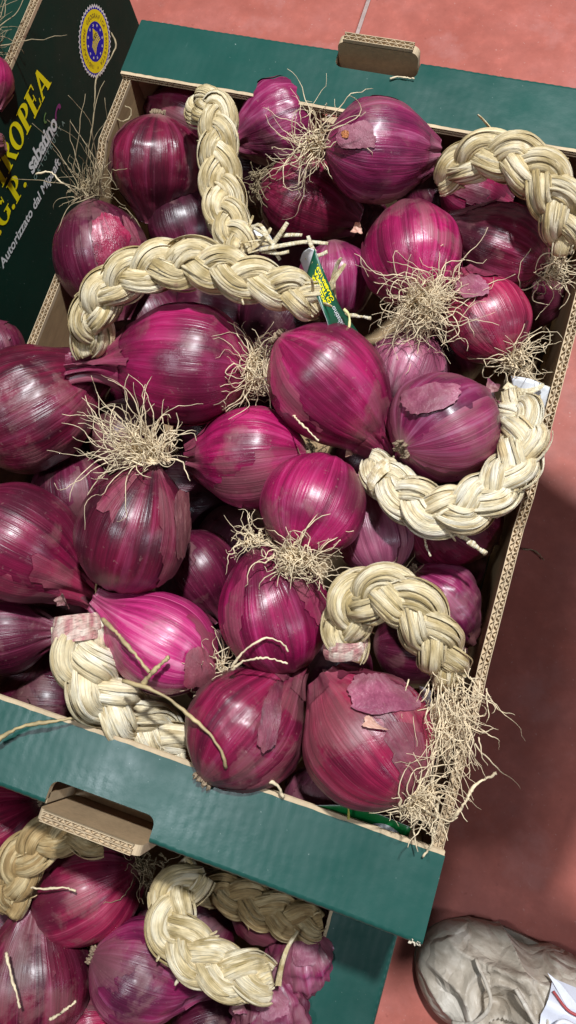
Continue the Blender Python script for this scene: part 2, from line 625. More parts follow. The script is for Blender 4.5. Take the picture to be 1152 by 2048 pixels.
def side_wall(parent, x, s, prof, T=.0068, name='side_panel', green=GREEN_DK, H=.15, zr=None, bow=.0):
    """long wall in the plane x; s = +1 when the outside faces +x; prof = (y, z) of the top edge below the rim"""
    zr = R0 if zr is None else zr
    y0, y1 = prof[0][0], prof[-1][0]
    dp = .0035
    if s > 0:
        ol = [(y0, -H), (y1, -H)] + [(y, z - dp) for y, z in prof[::-1]]
        o = panel(name, parent, ol, (x, 0, zr), Y, Z, T, green, CARD_IN, CARD_EDGE)
    else:
        ol = [(-y1, -H), (-y0, -H)] + [(-y, z - dp) for y, z in prof]
        o = panel(name, parent, ol, (x, 0, zr), -Y, Z, T, green, CARD_IN, CARD_EDGE)
    for (a, za), (b, zb) in zip(prof[:-1], prof[1:]):
        p0, p1 = np.array([x - s * T / 2, a, zr + za]), np.array([x - s * T / 2, b, zr + zb])
        d = unit(p1 - p0)
        out = unit(np.cross(X, d))
        if out[2] < 0: out = -out
        if abs(d[2]) > .9: out = Y * (1 if zb > za else -1) * -1
        corr(o, p0, p1, out, X, T, dp, .0068)
    return o


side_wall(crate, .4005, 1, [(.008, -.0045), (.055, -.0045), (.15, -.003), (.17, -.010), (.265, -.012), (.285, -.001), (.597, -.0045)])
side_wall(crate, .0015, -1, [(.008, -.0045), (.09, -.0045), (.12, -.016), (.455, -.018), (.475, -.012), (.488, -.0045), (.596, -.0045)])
bt = MB()
bt.add(*box((.2, .3015, R0 - .1475), X, Y, Z, .193, .294, .0025))
bt.build('base', CARD_IN, crate, False)
# diagonal corner posts
for (xa, ya, xb, yb) in ((.3935, .045, .362, .009), (.008, .555, .045, .594), (.3935, .558, .360, .594), (.008, .045, .045, .009)):
    p, q = np.array([xa, ya, R0 - .009]), np.array([xb, yb, R0 - .009])
    m = MB()
    d = unit(q - p)
    m.add(*box((p + q) / 2 - Z * .068, d, Z, np.cross(d, Z), np.linalg.norm(q - p) / 2, .0665, .0012))
    m.build('corner_post', CARD, crate, False)
# torn corner of the front flange
tm = MB()
for i in range(26):
    c = np.array([.4005 - random.uniform(0, .006), .0005 + random.uniform(-.001, .002), R0 - random.uniform(.000, .004)])
    a = unit(np.random.RandomState(i).randn(3)); b = unit(np.cross(a, [.3, .4, .5]))
    tm.add(*box(c, a, b, np.cross(a, b), random.uniform(.0004, .0012), random.uniform(.0003, .0008), .00015))
tm.build('torn_edge', plain('torn_paper', (.66, .58, .45), .8, .2), crate, False)

# ---- lower crate: long side across, green rim on its right end
low = empty('cardboard_crate', (0.1, 0.0, 0))
tag(low, 'lower onion crate with a green right rim, standing crosswise under the middle crate', 'crate', 'green cardboard onion crates')
LZ = R0 - .156
end_assembly(low, (.400, -.205, 0), Y, -X, LZ, .402, LZ)
end_assembly(low, (-.20, -.205, 0), Y, X, LZ, .402, LZ)
for yy, s in ((-.2045, -1), (.197, 1)):
    ol = [(-.193, -LZ + .001), (.393, -LZ + .001), (.393, -.0045), (-.193, -.0045)]
    if s < 0:
        panel('side_panel', low, ol, (0, yy, LZ), X, Z, .0065, GREEN_DK, CARD_IN, CARD_EDGE)
    else:
        panel('side_panel', low, [(-a, b) for a, b in ol][::-1], (0, yy, LZ), -X, Z, .0065, GREEN_DK, CARD_IN, CARD_EDGE)
bt = MB()
bt.add(*box((.1, -.004, .003), X, Y, Z, .292, .192, .0025))
bt.build('base', CARD_IN, low, False)

# ---- crate that carries the back of the main crate
sup = empty('cardboard_crate', (0.2, .4, 0))
tag(sup, 'lower crate hidden in shade below the back half of the middle crate', 'crate', 'green cardboard onion crates')
for (c, a, b) in (((.003, .402, .072), .003, .198), ((.397, .402, .072), .003, .198)):
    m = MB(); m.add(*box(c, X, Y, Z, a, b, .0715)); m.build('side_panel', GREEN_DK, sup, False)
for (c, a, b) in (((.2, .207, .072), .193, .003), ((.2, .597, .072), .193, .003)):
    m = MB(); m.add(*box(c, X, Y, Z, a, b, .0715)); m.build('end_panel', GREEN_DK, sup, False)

# ---- left crate with the printed side
lc = empty('printed_crate', (-.3, .42, 0))
tag(lc, 'dark green crate at left with yellow lettering and a round blue and yellow seal', 'crate', 'green cardboard onion crates')
LX = -.097
LT = R0 + .001
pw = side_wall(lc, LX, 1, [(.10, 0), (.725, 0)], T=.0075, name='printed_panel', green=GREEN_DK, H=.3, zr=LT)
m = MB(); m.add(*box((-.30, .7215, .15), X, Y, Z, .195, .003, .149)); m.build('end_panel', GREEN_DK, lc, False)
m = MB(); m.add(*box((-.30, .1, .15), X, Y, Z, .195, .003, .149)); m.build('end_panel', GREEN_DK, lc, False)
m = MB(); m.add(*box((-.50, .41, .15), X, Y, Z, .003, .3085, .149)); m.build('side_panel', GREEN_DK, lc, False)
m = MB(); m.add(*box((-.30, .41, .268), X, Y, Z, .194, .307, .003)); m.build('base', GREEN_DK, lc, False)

# ---------------------------------------------------------------- print on the left crate
YEL = plain('yellow_ink', (.93, .80, .01), .45, .06, 60, spec=.12)
WHT = plain('white_ink', (.80, .82, .80), .45, .08, 60, spec=.12)
BLU = plain('blue_ink', (.004, .012, .42), .45, .1, 60, spec=.12)
PUR = plain('purple_ink', (.22, .04, .16), .45, .1, 60, spec=.12)
LGR = plain('light_green_ink', (.12, .30, .08), .45, .1, 60)
BRN = plain('brown_ink', (.30, .22, .02), .5, .1, 60)
GRY = plain('grey_green_ink', (.25, .42, .36), .5, .1, 60)
PXO = LX + .0004      # ink lies on the panel


def glyphs(text, size, bold=0.0, shear=0.0, spacing=1.0):
    c = bpy.data.curves.new('txt', 'FONT')
    c.body = text
    c.size = size
    c.offset = bold
    c.shear = shear
    c.space_character = spacing
    c.resolution_u = 3
    o = bpy.data.objects.new('txt', c)
    COL.objects.link(o)
    bpy.context.view_layer.update()
    me = bpy.data.meshes.new_from_object(o.evaluated_get(bpy.context.evaluated_depsgraph_get()))
    V = [np.array(v.co) for v in me.vertices]
    Fc = [tuple(p.vertices) for p in me.polygons]
    bpy.data.objects.remove(o)
    bpy.data.curves.remove(c)
    bpy.data.meshes.remove(me)
    return V, Fc


def on_panel(name, V, Fc, y, z, mat, parent=None, rot=0.0, lift=0.0, sx=1.0, sy=1.0):
    c, s = math.cos(rot), math.sin(rot)
    W = []
    for v in V:
        a, b = v[0] * sx, v[1] * sy
        W.append((PXO + lift, y + a * c - b * s, LT + z + a * s + b * c))
    return link(name, W, Fc, mat, parent or pw, False)


# heavy serif capitals, drawn as outlines on a unit cell (0..1 high); each letter is a list of polygons
def ring(cx, cy, rx, ry, tx, ty, a0=0, a1=360, n=28):
    V, Fc = [], []
    for i in range(n + 1):
        t = math.radians(a0 + (a1 - a0) * i / n)
        V += [(cx + rx * math.cos(t), cy + ry * math.sin(t)), (cx + (rx - tx) * math.cos(t), cy + (ry - ty) * math.sin(t))]
    for i in range(n):
        Fc.append((2 * i, 2 * i + 2, 2 * i + 3, 2 * i + 1))
    return V, Fc


def poly(*p): return (list(p), [tuple(range(len(p)))])


SER = {
    'T': (.74, [poly((.26, 0), (.49, 0), (.49, .92), (.26, .92)), poly((0, .92), (.76, .92), (.76, 1), (0, 1)),
                poly((0, .72), (.05, .72), (.10, .92), (0, .92)), poly((.76, .72), (.76, .92), (.66, .92), (.71, .72)), poly((.18, 0), (.58, 0), (.58, .05), (.18, .05))]),
    'I': (.40, [poly((.08, 0), (.31, 0), (.31, 1), (.08, 1)), poly((0, 0), (.38, 0), (.38, .055), (0, .055)), poly((0, .945), (.38, .945), (.38, 1), (0, 1))]),
    'O': (.84, [ring(.40, .5, .40, .52, .21, .09)]),
    'P': (.70, [poly((.08, 0), (.31, 0), (.31, 1), (.08, 1)), poly((0, 0), (.40, 0), (.40, .055), (0, .055)), poly((0, .945), (.3, .945), (.3, 1), (0, 1)),
                ring(.32, .72, .36, .29, .21, .08, -90, 90)]),
    'R': (.80, [poly((.08, 0), (.31, 0), (.31, 1), (.08, 1)), poly((0, 0), (.38, 0), (.38, .055), (0, .055)), poly((0, .945), (.3, .945), (.3, 1), (0, 1)),
                ring(.32, .74, .36, .27, .21, .08, -90, 90), poly((.33, .5), (.50, .52), (.82, 0), (.62, 0)), poly((.58, 0), (.88, 0), (.88, .05), (.60, .05))]),
    'E': (.72, [poly((.08, 0), (.31, 0), (.31, 1), (.08, 1)), poly((0, 0), (.66, 0), (.66, .065), (0, .065)), poly((0, .935), (.62, .935), (.62, 1), (0, 1)),
                poly((.28, .47), (.46, .47), (.46, .54), (.28, .54)), poly((.44, .36), (.49, .36), (.49, .65), (.44, .65)),
                poly((.60, .065), (.66, .065), (.70, .27), (.65, .27)), poly((.57, .74), (.62, .74), (.62, .935), (.56, .935))]),
    'A': (.84, [poly((.34, 1.02), (.49, 1.02), (.83, 0), (.58, 0)), poly((.34, 1.02), (.43, .84), (.16, 0), (.05, 0)), poly((.17, .27), (.63, .27), (.62, .34), (.19, .34)),
                poly((0, 0), (.24, 0), (.24, .05), (0, .05)), poly((.52, 0), (.88, 0), (.88, .05), (.54, .05))]),
    'G': (.86, [ring(.41, .5, .41, .52, .21, .09, 40, 330), poly((.62, .05), (.78, .12), (.78, .44), (.62, .44)), poly((.50, .42), (.86, .42), (.86, .475), (.50, .475)),
                poly((.68, .72), (.74, .72), (.76, 1.0), (.72, 1.0))]),
    '.': (.30, [ring(.12, .09, .10, .10, .099, .099)]),
}


def PYZ(u, v):
    """(y, z over the panel rim) of the panel point at photo pixel (u, v)"""
    d = RT @ np.array([(u - 576) / F, (1024 - v) / F, -1.0])
    p = CAM + d * (PXO - CAM[0]) / d[0]
    return np.array([p[1], p[2] - LT])


def on_line(name, V, Fc, total, p0, p1, hgt, mat, shear=.0, lift=0.0, kk=None):
    A_, B_ = PYZ(*p0), PYZ(*p1)
    out = []
    for n_, v in enumerate(V):
        q = A_ + (B_ - A_) * v[0] / total
        out.append((PXO + lift + (kk[n_] if kk else 0), q[0] + shear * v[1] * hgt, LT + q[1] + v[1] * hgt))
    return link(name, out, Fc, mat, pw, False)


def serif_line(word, p0, p1, hgt, shear):
    total = sum(SER[c][0] for c in word)
    a = 0
    for c in word:
        V, Fc, K = [], [], []
        for k, (pv, pf) in enumerate(SER[c][1]):
            b = len(V)
            V += [(x + a, y) for x, y in pv]
            K += [.00003 * k] * len(pv)
            Fc += [tuple(i + b for i in f) for f in pf]
        on_line('letter', V, Fc, total, p0, p1, hgt, YEL, shear, kk=K)
        a += SER[c][0]


def text_line(name, txt, p0, p1, hgt, mat, bold=.02, shear=.15, spacing=1.0):
    V, Fc = glyphs(txt, 1.0, bold, 0, spacing)
    x0, x1 = min(v[0] for v in V), max(v[0] for v in V)
    on_line(name, [(v[0] - x0, v[1] / .70) for v in V], Fc, x1 - x0, p0, p1, hgt, mat, shear)


serif_line('TROPEA', (1, 384), (102, 167), .0225, .10)
serif_line('I.G.P.', (-11, 492), (56, 365), .0215, .10)
text_line('small_lettering', 'Autorizzato dal Mipaaft', (6, 538), (121, 327), .0088, WHT, .022, .25)
text_line('brand_lettering', 'sabatino', (65, 349), (116, 251), .0150, WHT, .028, .15, .92)
text_line('brand_lettering', 'ORTOFRUTTA', (71, 361), (130, 246), .0048, GRY, .01, .0, 1.9)
on_line('underline', [(0, 0), (1, 0), (1, 1), (0, 1)], [(0, 1, 2, 3)], 1, (75, 341), (111, 267), .0006, WHT)
mb = MB()
for (cy_, cz_, r1, r2, a0, a1, t) in ((0, 0, .0085, .0045, -40, 170, 1),):
    V, Fc = ring(cy_, cz_, r1, r2, .004, .0022, a0, a1, 14)
a_, b_ = PYZ(116, 226); on_panel('onion_emblem', V, Fc, a_, b_, PUR, rot=.3)
V, Fc = ring(0, 0, .0062, .0036, .0022, .0014, 60, 230, 10)
a_, b_ = PYZ(93, 234); on_panel('onion_emblem', V, Fc, a_, b_, LGR, rot=.1)

# round seal: zigzag rim, yellow ring, blue disc, stars, striped hills
SY, SZ, SR = .6475, -.0885, .0305
seal = empty('seal', (PXO, SY, LT + SZ))
seal.parent = pw
seal.matrix_parent_inverse = pw.matrix_world.inverted()


def disc(r, n=48, zig=0.0):
    V = [(0, 0)]
    for i in range(n):
        rr = r * (1 + (zig if i % 2 else -zig))
        V.append((rr * math.cos(2 * math.pi * i / n), rr * math.sin(2 * math.pi * i / n)))
    return V, [(0, i + 1, (i + 1) % n + 1) for i in range(n)]


S0 = dict(parent=seal)
V, Fc = disc(SR, 88, .035); on_panel('zigzag_rim', V, Fc, SY, SZ, WHT, seal, lift=.00010)
V, Fc = disc(SR * .935, 88, .03); on_panel('zigzag_rim', V, Fc, SY, SZ, BLU, seal, lift=.00016)
V, Fc = disc(SR * .885, 60); on_panel('yellow_ring', V, Fc, SY, SZ, YEL, seal, lift=.00022)
V, Fc = disc(SR * .56, 48); on_panel('blue_disc', V, Fc, SY, SZ, BLU, seal, lift=.00028)
for i in range(12):
    t = 2 * math.pi * i / 12
    V, Fc = [(0, 0)], []
    for k in range(10):
        rr = .0018 if k % 2 == 0 else .0007
        V.append((rr * math.sin(math.pi * k / 5), rr * math.cos(math.pi * k / 5)))
    Fc = [(0, k + 1, (k + 1) % 10 + 1) for k in range(10)]
    on_panel('star', V, Fc, SY + SR * .46 * math.sin(t), SZ + SR * .46 * math.cos(t), WHT, seal, lift=.00034)
for k in range(5):       # furrows
    V, Fc = [], []
    for i in range(9):
        s = i / 8
        yy = -.0075 + s * .016
        zz = -.0085 + k * .0021 + .0035 * math.sin(s * 2.6) + s * .001
        V += [(yy, zz), (yy, zz + .0013)]
    Fc = [(2 * i, 2 * i + 2, 2 * i + 3, 2 * i + 1) for i in range(8)]
    on_panel('emblem_stripe', V, Fc, SY, SZ, YEL, seal, lift=.00034)
for k in range(4):
    a = -.004 + k * .0028
    V = [(a, .002), (a + .0018, .002), (.0055 + k * .0004, .0105 - k * .0012), (.0045 + k * .0004, .0112 - k * .0012)]
    on_panel('emblem_stripe', V, [(0, 1, 2, 3)], SY, SZ, YEL, seal, lift=.00034)
ttl = 'INDICAZIONE GEOGRAFICA PROTETTA * '
allV, allF = [], []
for i, ch in enumerate(ttl):
    if ch == ' ': continue
    V, Fc = glyphs(ch, .0052, .0001)
    t = math.radians(215) - 2 * math.pi * i / len(ttl)
    r = SR * .655
    wch = max(v[0] for v in V) / 2
    c, s = math.cos(t - math.pi / 2), math.sin(t - math.pi / 2)
    b = len(allV)
    for v in V:
        a, q = v[0] - wch, v[1]
        allV.append((r * math.cos(t) + a * c - q * s, r * math.sin(t) + a * s + q * c))
    allF += [tuple(j + b for j in f) for f in Fc]
on_panel('seal_lettering', allV, allF, SY, SZ, BRN, seal, lift=.00036)

# ---------------------------------------------------------------- onions
PROF = [(-.93, .0), (-.935, .10), (-.91, .21), (-.84, .42), (-.68, .70), (-.42, .92), (-.12, 1.0), (.18, .985), (.46, .87), (.72, .66), (.95, .44), (1.14, .29), (1.34, .21), (1.55, .185), (1.72, .20)]
ONI = {}
SPH = []              # (centre, radius, axis, stretch) for things that have to rest on the onions


def pchip(xs, ys, q):
    return np.interp(q, xs, ys)


def RL(el):
    return .58 + el * .50


def onion(key, cx, cy, z, W, el, d, tilt, pal, label, skin=.35, neck=.25, rl=None, wr=0.0, group='red onions heaped in the middle crate', plate=True, fill=False, skinpal=None):
    rnd = random.Random(key * 13 + 5)
    c = PX(cx, cy, z)
    dp = depth(c)
    R = W / 2 * dp / F
    if z < -.03 and group == 'red onions heaped in the middle crate':
        c[0] = min(max(c[0], .012 + R), .388 - R)
        c[1] = min(max(c[1], .014 + R), .588 - R)
    t = math.radians(tilt)
    dd = np.array([d[0], -d[1]]) / math.hypot(*d)
    ax = RT @ np.array([dd[0] * math.cos(t), dd[1] * math.cos(t), math.sin(t)])
    e1 = unit(np.cross(ax, [0.13, 0.2, 1.0]))
    e2 = np.cross(ax, e1)
    nt_, nu = (30, 36) if fill else (56, 72)
    # resample the profile smoothly
    prof = np.array(PROF)
    if neck < 1:
        prof = prof[:int(len(prof) - (1 - neck) * 4)]
    if neck < .1:
        prof = np.array(PROF[:10] + [(.84, .50), (.93, .30), (.97, .14), (.98, .0)])
    s = np.linspace(0, 1, nt_ + 1)
    idx = np.linspace(0, 1, len(prof))
    sm = spline([(a, b) for a, b in prof], nt_ + 1)
    A = sm[:, 0].copy(); Rr = np.maximum(sm[:, 1], 0)
    rl = rl or RL(el)
    Rr = np.where(A < 0, Rr ** (1 + max(0, rl - 1) * 1.1), Rr)
    A = A * np.where(A > 0, el * 1.06, rl)
    ph = [rnd.uniform(0, 6.28) for _ in range(8)]
    tw = rnd.uniform(-1.2, 1.2)
    bend = np.array([rnd.uniform(-.16, .16), rnd.uniform(-.16, .16)])
    k2 = rnd.randint(7, 11)
    squash = rnd.uniform(.0, .05)
    V, AT = [], []
    GR = np.zeros((nt_ + 1, nu, 3))
    GN = np.zeros((nt_ + 1, nu))
    for i in range(nt_ + 1):
        tt = i / nt_
        nk = max(0.0, (A[i] / el - .75) / .8)
        for j in range(nu):
            th = 2 * math.pi * j / nu
            r = Rr[i] * (1 + squash * math.sin(2 * th + ph[0]) + .018 * math.sin(3 * th + ph[1] + tt * 2) + .010 * math.sin(5 * th + ph[2] - tt * 3))
            nz = mnoise.noise(Vector((math.cos(th) * 1.6 + key * 3.1, math.sin(th) * 1.6, A[i] * 1.3)))
            r *= 1 + .035 * nz
            r *= 1 + .007 * math.sin(19 * th + ph[3] + 1.5 * mnoise.noise(Vector((th, A[i], key))))
            if wr: r *= 1 + wr * (abs(mnoise.noise(Vector((math.cos(th) * 4 + key, math.sin(th) * 4, A[i] * 2)))) + .6 * mnoise.noise(Vector((math.cos(th) * 9 + key, math.sin(th) * 9, A[i] * 4))))
            if nk > 0:
                q = min(nk, 1)
                r *= 1 + .28 * q * math.sin(k2 * th + ph[4] + tw * nk * 3) + .18 * q * math.sin(2 * th + ph[5]) + .12 * q * math.sin(17 * th + ph[6])
            off = bend * max(0, A[i] - .5) ** 2
            p = c + R * (A[i] * ax + (r * math.cos(th) + off[0]) * e1 + (r * math.sin(th) + off[1]) * e2)
            GR[i, j] = p
            V.append(p)
            AT.append((math.cos(th), math.sin(th), tt))
    Fc = [(i * nu + j, i * nu + (j + 1) % nu, (i + 1) * nu + (j + 1) % nu, (i + 1) * nu + j) for i in range(nt_) for j in range(nu)]
    Fc.append(tuple(nt_ * nu + j for j in range(nu))[::-1])
    # local coordinates: object at the base of the onion
    ob = empty('onion', c - Z * R)
    mat = onion_mat(pal, key, skin)
    bd = link('bulb', V, [f[::-1] for f in Fc], mat, ob, True, {'sc': AT})
    tag(ob, label, 'onion', group)
    ONI[key] = dict(c=c, R=R, ax=ax, ob=ob, base=c + ax * R * A[0], el=el, neck=c + R * (A[-1] * ax + bend[0] * max(0, A[-1] - .5) ** 2 * e1 + bend[1] * max(0, A[-1] - .5) ** 2 * e2), e1=e1, e2=e2)
    SPH.append((c, R, ax, el, rl))
    if not fill:
        # peeling outer skins with ragged edges
        cen = GR.mean(axis=(0, 1))
        for lay in range(2):
            th0, sc0 = rnd.uniform(0, 10), rnd.uniform(1.0, 1.5)
            thr = .40 - skin * .42 + lay * .10
            sel = np.zeros((nt_ + 1, nu))
            for i in range(nt_ + 1):
                for j in range(nu):
                    th = 2 * math.pi * j / nu
                    v = Vector((math.cos(th) * sc0 + th0, math.sin(th) * sc0 + lay * 7, A[i] * .55))
                    sel[i, j] = mnoise.noise(v) + .13 * mnoise.noise(v * 4.5) + .05 * mnoise.noise(v * 15) - thr + (.35 if A[i] > .9 * el else 0) - (1.5 if i < 3 else 0)
            vi, VV, AA = {}, [], []

            def vid(i, j):
                j %= nu
                if (i, j) not in vi:
                    s_ = sel[i, j]
                    n_ = GR[i, j] - (c + ax * np.dot(GR[i, j] - c, ax))
                    n_ = unit(n_)
                    lift = .00045 + .0005 * lay + max(0, .10 - s_) * .016 * max(0, mnoise.noise(Vector((i * .23, j * .2, key + lay))) + .25)
                    vi[(i, j)] = len(VV)
                    VV.append(GR[i, j] + n_ * lift)
                    th = 2 * math.pi * j / nu
                    AA.append((math.cos(th), math.sin(th), .2 + i / nt_ * .6))
                return vi[(i, j)]
            FF = []
            for i in range(nt_):
                for j in range(nu):
                    cs = [(i, j), (i, (j + 1) % nu), (i + 1, (j + 1) % nu), (i + 1, j)]
                    ins = [q for q in cs if sel[q] > 0]
                    if len(ins) == 4: FF.append([vid(*q) for q in cs][::-1])
                    elif len(ins) == 3: FF.append([vid(*q) for q in ins][::-1])
            adj = {}
            for q, f in enumerate(FF):
                for x in f: adj.setdefault(x, []).append(q)
            seen, isl = set(), []
            for q in range(len(FF)):
                if q in seen: continue
                st_, comp = [q], []
                seen.add(q)
                while st_:
                    y = st_.pop(); comp.append(y)
                    for x in FF[y]:
                        for z_ in adj[x]:
                            if z_ not in seen: seen.add(z_); st_.append(z_)
                isl.append(comp)
            isl = sorted([c_ for c_ in isl if len(c_) > 40], key=len)[::-1][:2]
            sp_ = skinpal or {'mag': 'mag', 'pink': 'mag', 'dark': 'dark', 'plum': 'plum', 'wine': 'wine', 'red': 'plum', 'pur': 'pur', 'pale': 'pale', 'brown': 'brown'}[pal]
            for comp in isl:
                us = sorted({x for q in comp for x in FF[q]})
                mp = {x: i_ for i_, x in enumerate(us)}
                link('outer_skin', [VV[x] for x in us], [tuple(mp[x] for x in FF[q]) for q in comp], onion_mat(sp_, key + 50 + lay, .6, True), ob, True, {'sc': [AA[x] for x in us]})
        if plate:
            mb = MB()
            b = c + ax * R * A[1]
            for k in range(40):
                a_ = rnd.uniform(0, 6.28); rr = R * .17 * math.sqrt(rnd.random())
                p = b + e1 * rr * math.cos(a_) + e2 * rr * math.sin(a_) + ax * R * .02
                q = p - ax * rnd.uniform(.0015, .004) + (e1 * rnd.uniform(-1, 1) + e2 * rnd.uniform(-1, 1)) * .0015
                tube(mb, [p, (p + q) / 2 + e1 * .0003, q], [.0011, .0009, .0005], 5)
            mb.build('root_plate', ROOT_BASE, ob)
    return ob


def push_out(P, rad, own=None):
    """keep points (n,3) outside the bulbs"""
    for (c, R, ax, el, rl) in SPH:
        q = P - c
        a = q @ ax
        s = np.where(a > 0, 1 / (1.06 * el), 1 / rl)
        lim = R * .97
        loc = q + np.outer(a * (s - 1), ax)
        L = np.linalg.norm(loc, axis=1)
        m = L < lim + rad
        if m.any():
            k = ((lim + rad) / np.maximum(L[m], 1e-6))[:, None]
            ln = loc[m] * k
            aa = ln @ ax
            P[m] = c + ln + np.outer(aa * (1 / s[m] - 1), ax)
    return P


def roots(key, d, up, length, n, spread=.7, curl=.5, mat=None, rad=.00036, at=None, seed=0, name='roots', base_r=.22, parent=None, lf=1.0):
    o = ONI.get(key)
    rnd = np.random.RandomState(key * 31 + seed + 1)
    mean = imgdir(d[0], d[1], up)
    b = np.array(at) if at is not None else o['base']
    R = o['R'] if o else .03
    scale = depth(b) / F
    mb = MB()
    for k in range(int(n * 1.35)):
        core = k % 3 == 0
        L = (.45 if core else 1) * length * 1.22 * lf * scale * rnd.uniform(.35, 1.1)
        ns = 15
        dirv = unit(mean + rnd.randn(3) * spread * .6)
        p = b + rnd.randn(3) * R * base_r * .6
        P = [p]
        v = dirv.copy()
        cax = unit(rnd.randn(3))
        w1 = rnd.uniform(.5, 1.4) * curl
        for i in range(ns):
            v = unit(v + np.cross(cax, v) * w1 * (.6 if core else .27) + rnd.randn(3) * .32 * (curl + .25) + .04 * dirv)
            if rnd.rand() < .12: cax = unit(rnd.randn(3))
            P.append(P[-1] + v * L / ns)
        P = np.array(P)
        P = push_out(P, .0006)
        P[:, 2] = np.maximum(P[:, 2], .002)
        r = rad * rnd.uniform(.65, 1.35)
        tube(mb, P, np.linspace(r * 1.5, r * .42, len(P)), 4, (k * .37, k * 1.7, 3))
    return mb.build(name, mat or ROOT, parent or o['ob'])


G1 = 'red onions heaped in the middle crate'
G2 = 'red onions in the lower crate'
G3 = 'red onions in the left crate'
O = onion
O(1, 375, 728, .018, 240, 1.12, (-1, -.10), -4, 'mag', 'large magenta onion under the long plait, neck left, root tuft right', .15, neck=1, rl=1.2)
O(2, 655, 768, .022, 224, 1.22, (.72, .66), -6, 'mag', 'glossy striped magenta onion in the centre, its neck touching the ring plait', .05, rl=1.3, neck=0.6)
O(3, 888, 853, .024, 222, .95, (.80, -.42), -22, 'pur', 'round mauve onion resting inside the curve of the pale right plait', .30, skinpal='pur')
O(4, 755, 302, .020, 186, 1.12, (1, .02), -6, 'pur', 'pink and grey onion with brown scab, just under the back rim tab', .45, skinpal='pale', rl=1.25, wr=0.03)
O(5, 605, 405, -.028, 165, 1.2, (1, .35), -8, 'wine', 'dark magenta onion half hidden below the scabbed onion, right of the upright plait', .2, rl=1.2)
O(6, 824, 508, .004, 196, 1.05, (-.05, -1), -18, 'mag', 'upright magenta onion whose roots hang in the biggest pale tuft', .25, rl=1.25, neck=0)
O(7, 1000, 498, -.016, 172, 1.15, (-.95, -.42), -6, 'wine', 'purple onion at the right wall below the top right plait, root end right', .35, rl=1.25, wr=0.06)
O(8, 972, 640, -.008, 165, 1.1, (-.42, -.9), -10, 'red', 'pinkish red onion with crumpled pale skin at its tip, by the right wall', .15, rl=1.2)
O(9, 315, 330, -.020, 184, .98, (-.1, 1), -25, 'wine', 'dark purple onion with a bright spot of light in the back left corner', .3, wr=0.05)
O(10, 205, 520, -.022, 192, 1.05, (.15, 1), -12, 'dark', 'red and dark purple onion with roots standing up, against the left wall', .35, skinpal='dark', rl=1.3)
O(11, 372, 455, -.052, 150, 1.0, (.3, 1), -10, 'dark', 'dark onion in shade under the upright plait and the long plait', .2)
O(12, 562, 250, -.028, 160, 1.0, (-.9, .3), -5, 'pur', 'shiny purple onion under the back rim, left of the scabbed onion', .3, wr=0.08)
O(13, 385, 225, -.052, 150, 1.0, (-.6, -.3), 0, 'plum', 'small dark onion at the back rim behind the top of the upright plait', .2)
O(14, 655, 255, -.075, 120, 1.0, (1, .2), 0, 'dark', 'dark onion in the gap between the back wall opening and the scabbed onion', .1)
O(15, 672, 560, -.034, 148, 1.05, (.1, .9), -15, 'pur', 'dull purple onion behind the hanging tag', .3, neck=0, plate=False)
O(16, 55, 820, -.002, 236, 1.2, (.86, -.50), -8, 'wine', 'large plum onion at the left photo edge with its neck pointing up right', .4, skinpal='wine', neck=0.7, rl=1.25, wr=0.05)
O(17, 40, 1085, .0, 236, 1.12, (.86, .50), -6, 'plum', 'crimson onion at the left photo edge pointing to the cream plait', .25, skinpal='red', neck=0.6, rl=1.25)
O(18, 10, 1270, -.030, 150, 1.15, (1, -.12), -4, 'dark', 'dark purple onion at the left photo edge below the crimson one', .3)
O(19, 262, 1080, .022, 228, .92, (-.34, 1), -14, 'wine', 'big dark plum onion with a long splayed root tuft on top', .35, skinpal='wine', rl=1.6, neck=0)
O(20, 150, 992, -.050, 165, 1.0, (-.2, -1), -8, 'dark', 'dull dark onion in the gap left of the big splayed tuft onion', .2)
O(21, 255, 872, -.040, 150, 1.0, (.6, .6), -12, 'brown', 'greyish brown skinned onion behind the splayed root tuft', .5)
O(22, 500, 915, .002, 204, 1.02, (-1, .08), -12, 'mag', 'purple magenta onion below the centre gap, its root scar facing right', .25, rl=1.25)
O(23, 628, 1010, .028, 208, .98, (.35, -.85), -20, 'mag', 'magenta onion with a dense curled root tuft hanging over the onion below', .15, rl=1.15, neck=0)
O(24, 552, 1235, .004, 222, .98, (.25, .95), -8, 'mag', 'vivid teardrop shaped magenta onion in the middle of the front half', .05, rl=1.5, neck=0)
O(25, 748, 1060, -.022, 165, 1.15, (-.25, -.95), -6, 'pale', 'pinkish onion standing behind the dense curled root tuft', .1, rl=1.3)
O(26, 935, 1040, -.034, 215, 1.0, (.5, .3), -30, 'wine', 'dark glossy onion beneath the ring shaped plait at the right wall', .05)
O(27, 325, 1285, .004, 198, 1.16, (-.86, -.46), -4, 'pink', 'bright pink onion with a white gleam and a brown papery root end', .12, rl=1.35, neck=0.5)
O(28, 395, 1145, -.052, 175, 1.0, (.5, .8), 0, 'dark', 'dark red onion in shade between the plum onion and the teardrop one', .2)
O(29, 492, 1455, -.002, 232, 1.05, (.62, -.70), -14, 'plum', 'purple onion with papery flap just above the middle of the front rim', .45, skinpal='wine', rl=1.2, neck=0.6, wr=0.05)
O(30, 736, 1478, .016, 264, .95, (-.62, -.74), -24, 'red', 'biggest onion, crimson with a torn skin on top, in the front right corner', .38, skinpal='wine', rl=1.15)
O(31, 905, 1215, -.036, 165, 1.05, (.6, .7), -10, 'pur', 'pink and grey onion beside the right wall behind the knotted plait', .5, skinpal='brown', wr=0.1)
O(32, 812, 745, -.030, 165, 1.0, (.3, -.8), -8, 'pale', 'pale mauve onion between the striped and the round mauve onion', .6, skinpal='pale')
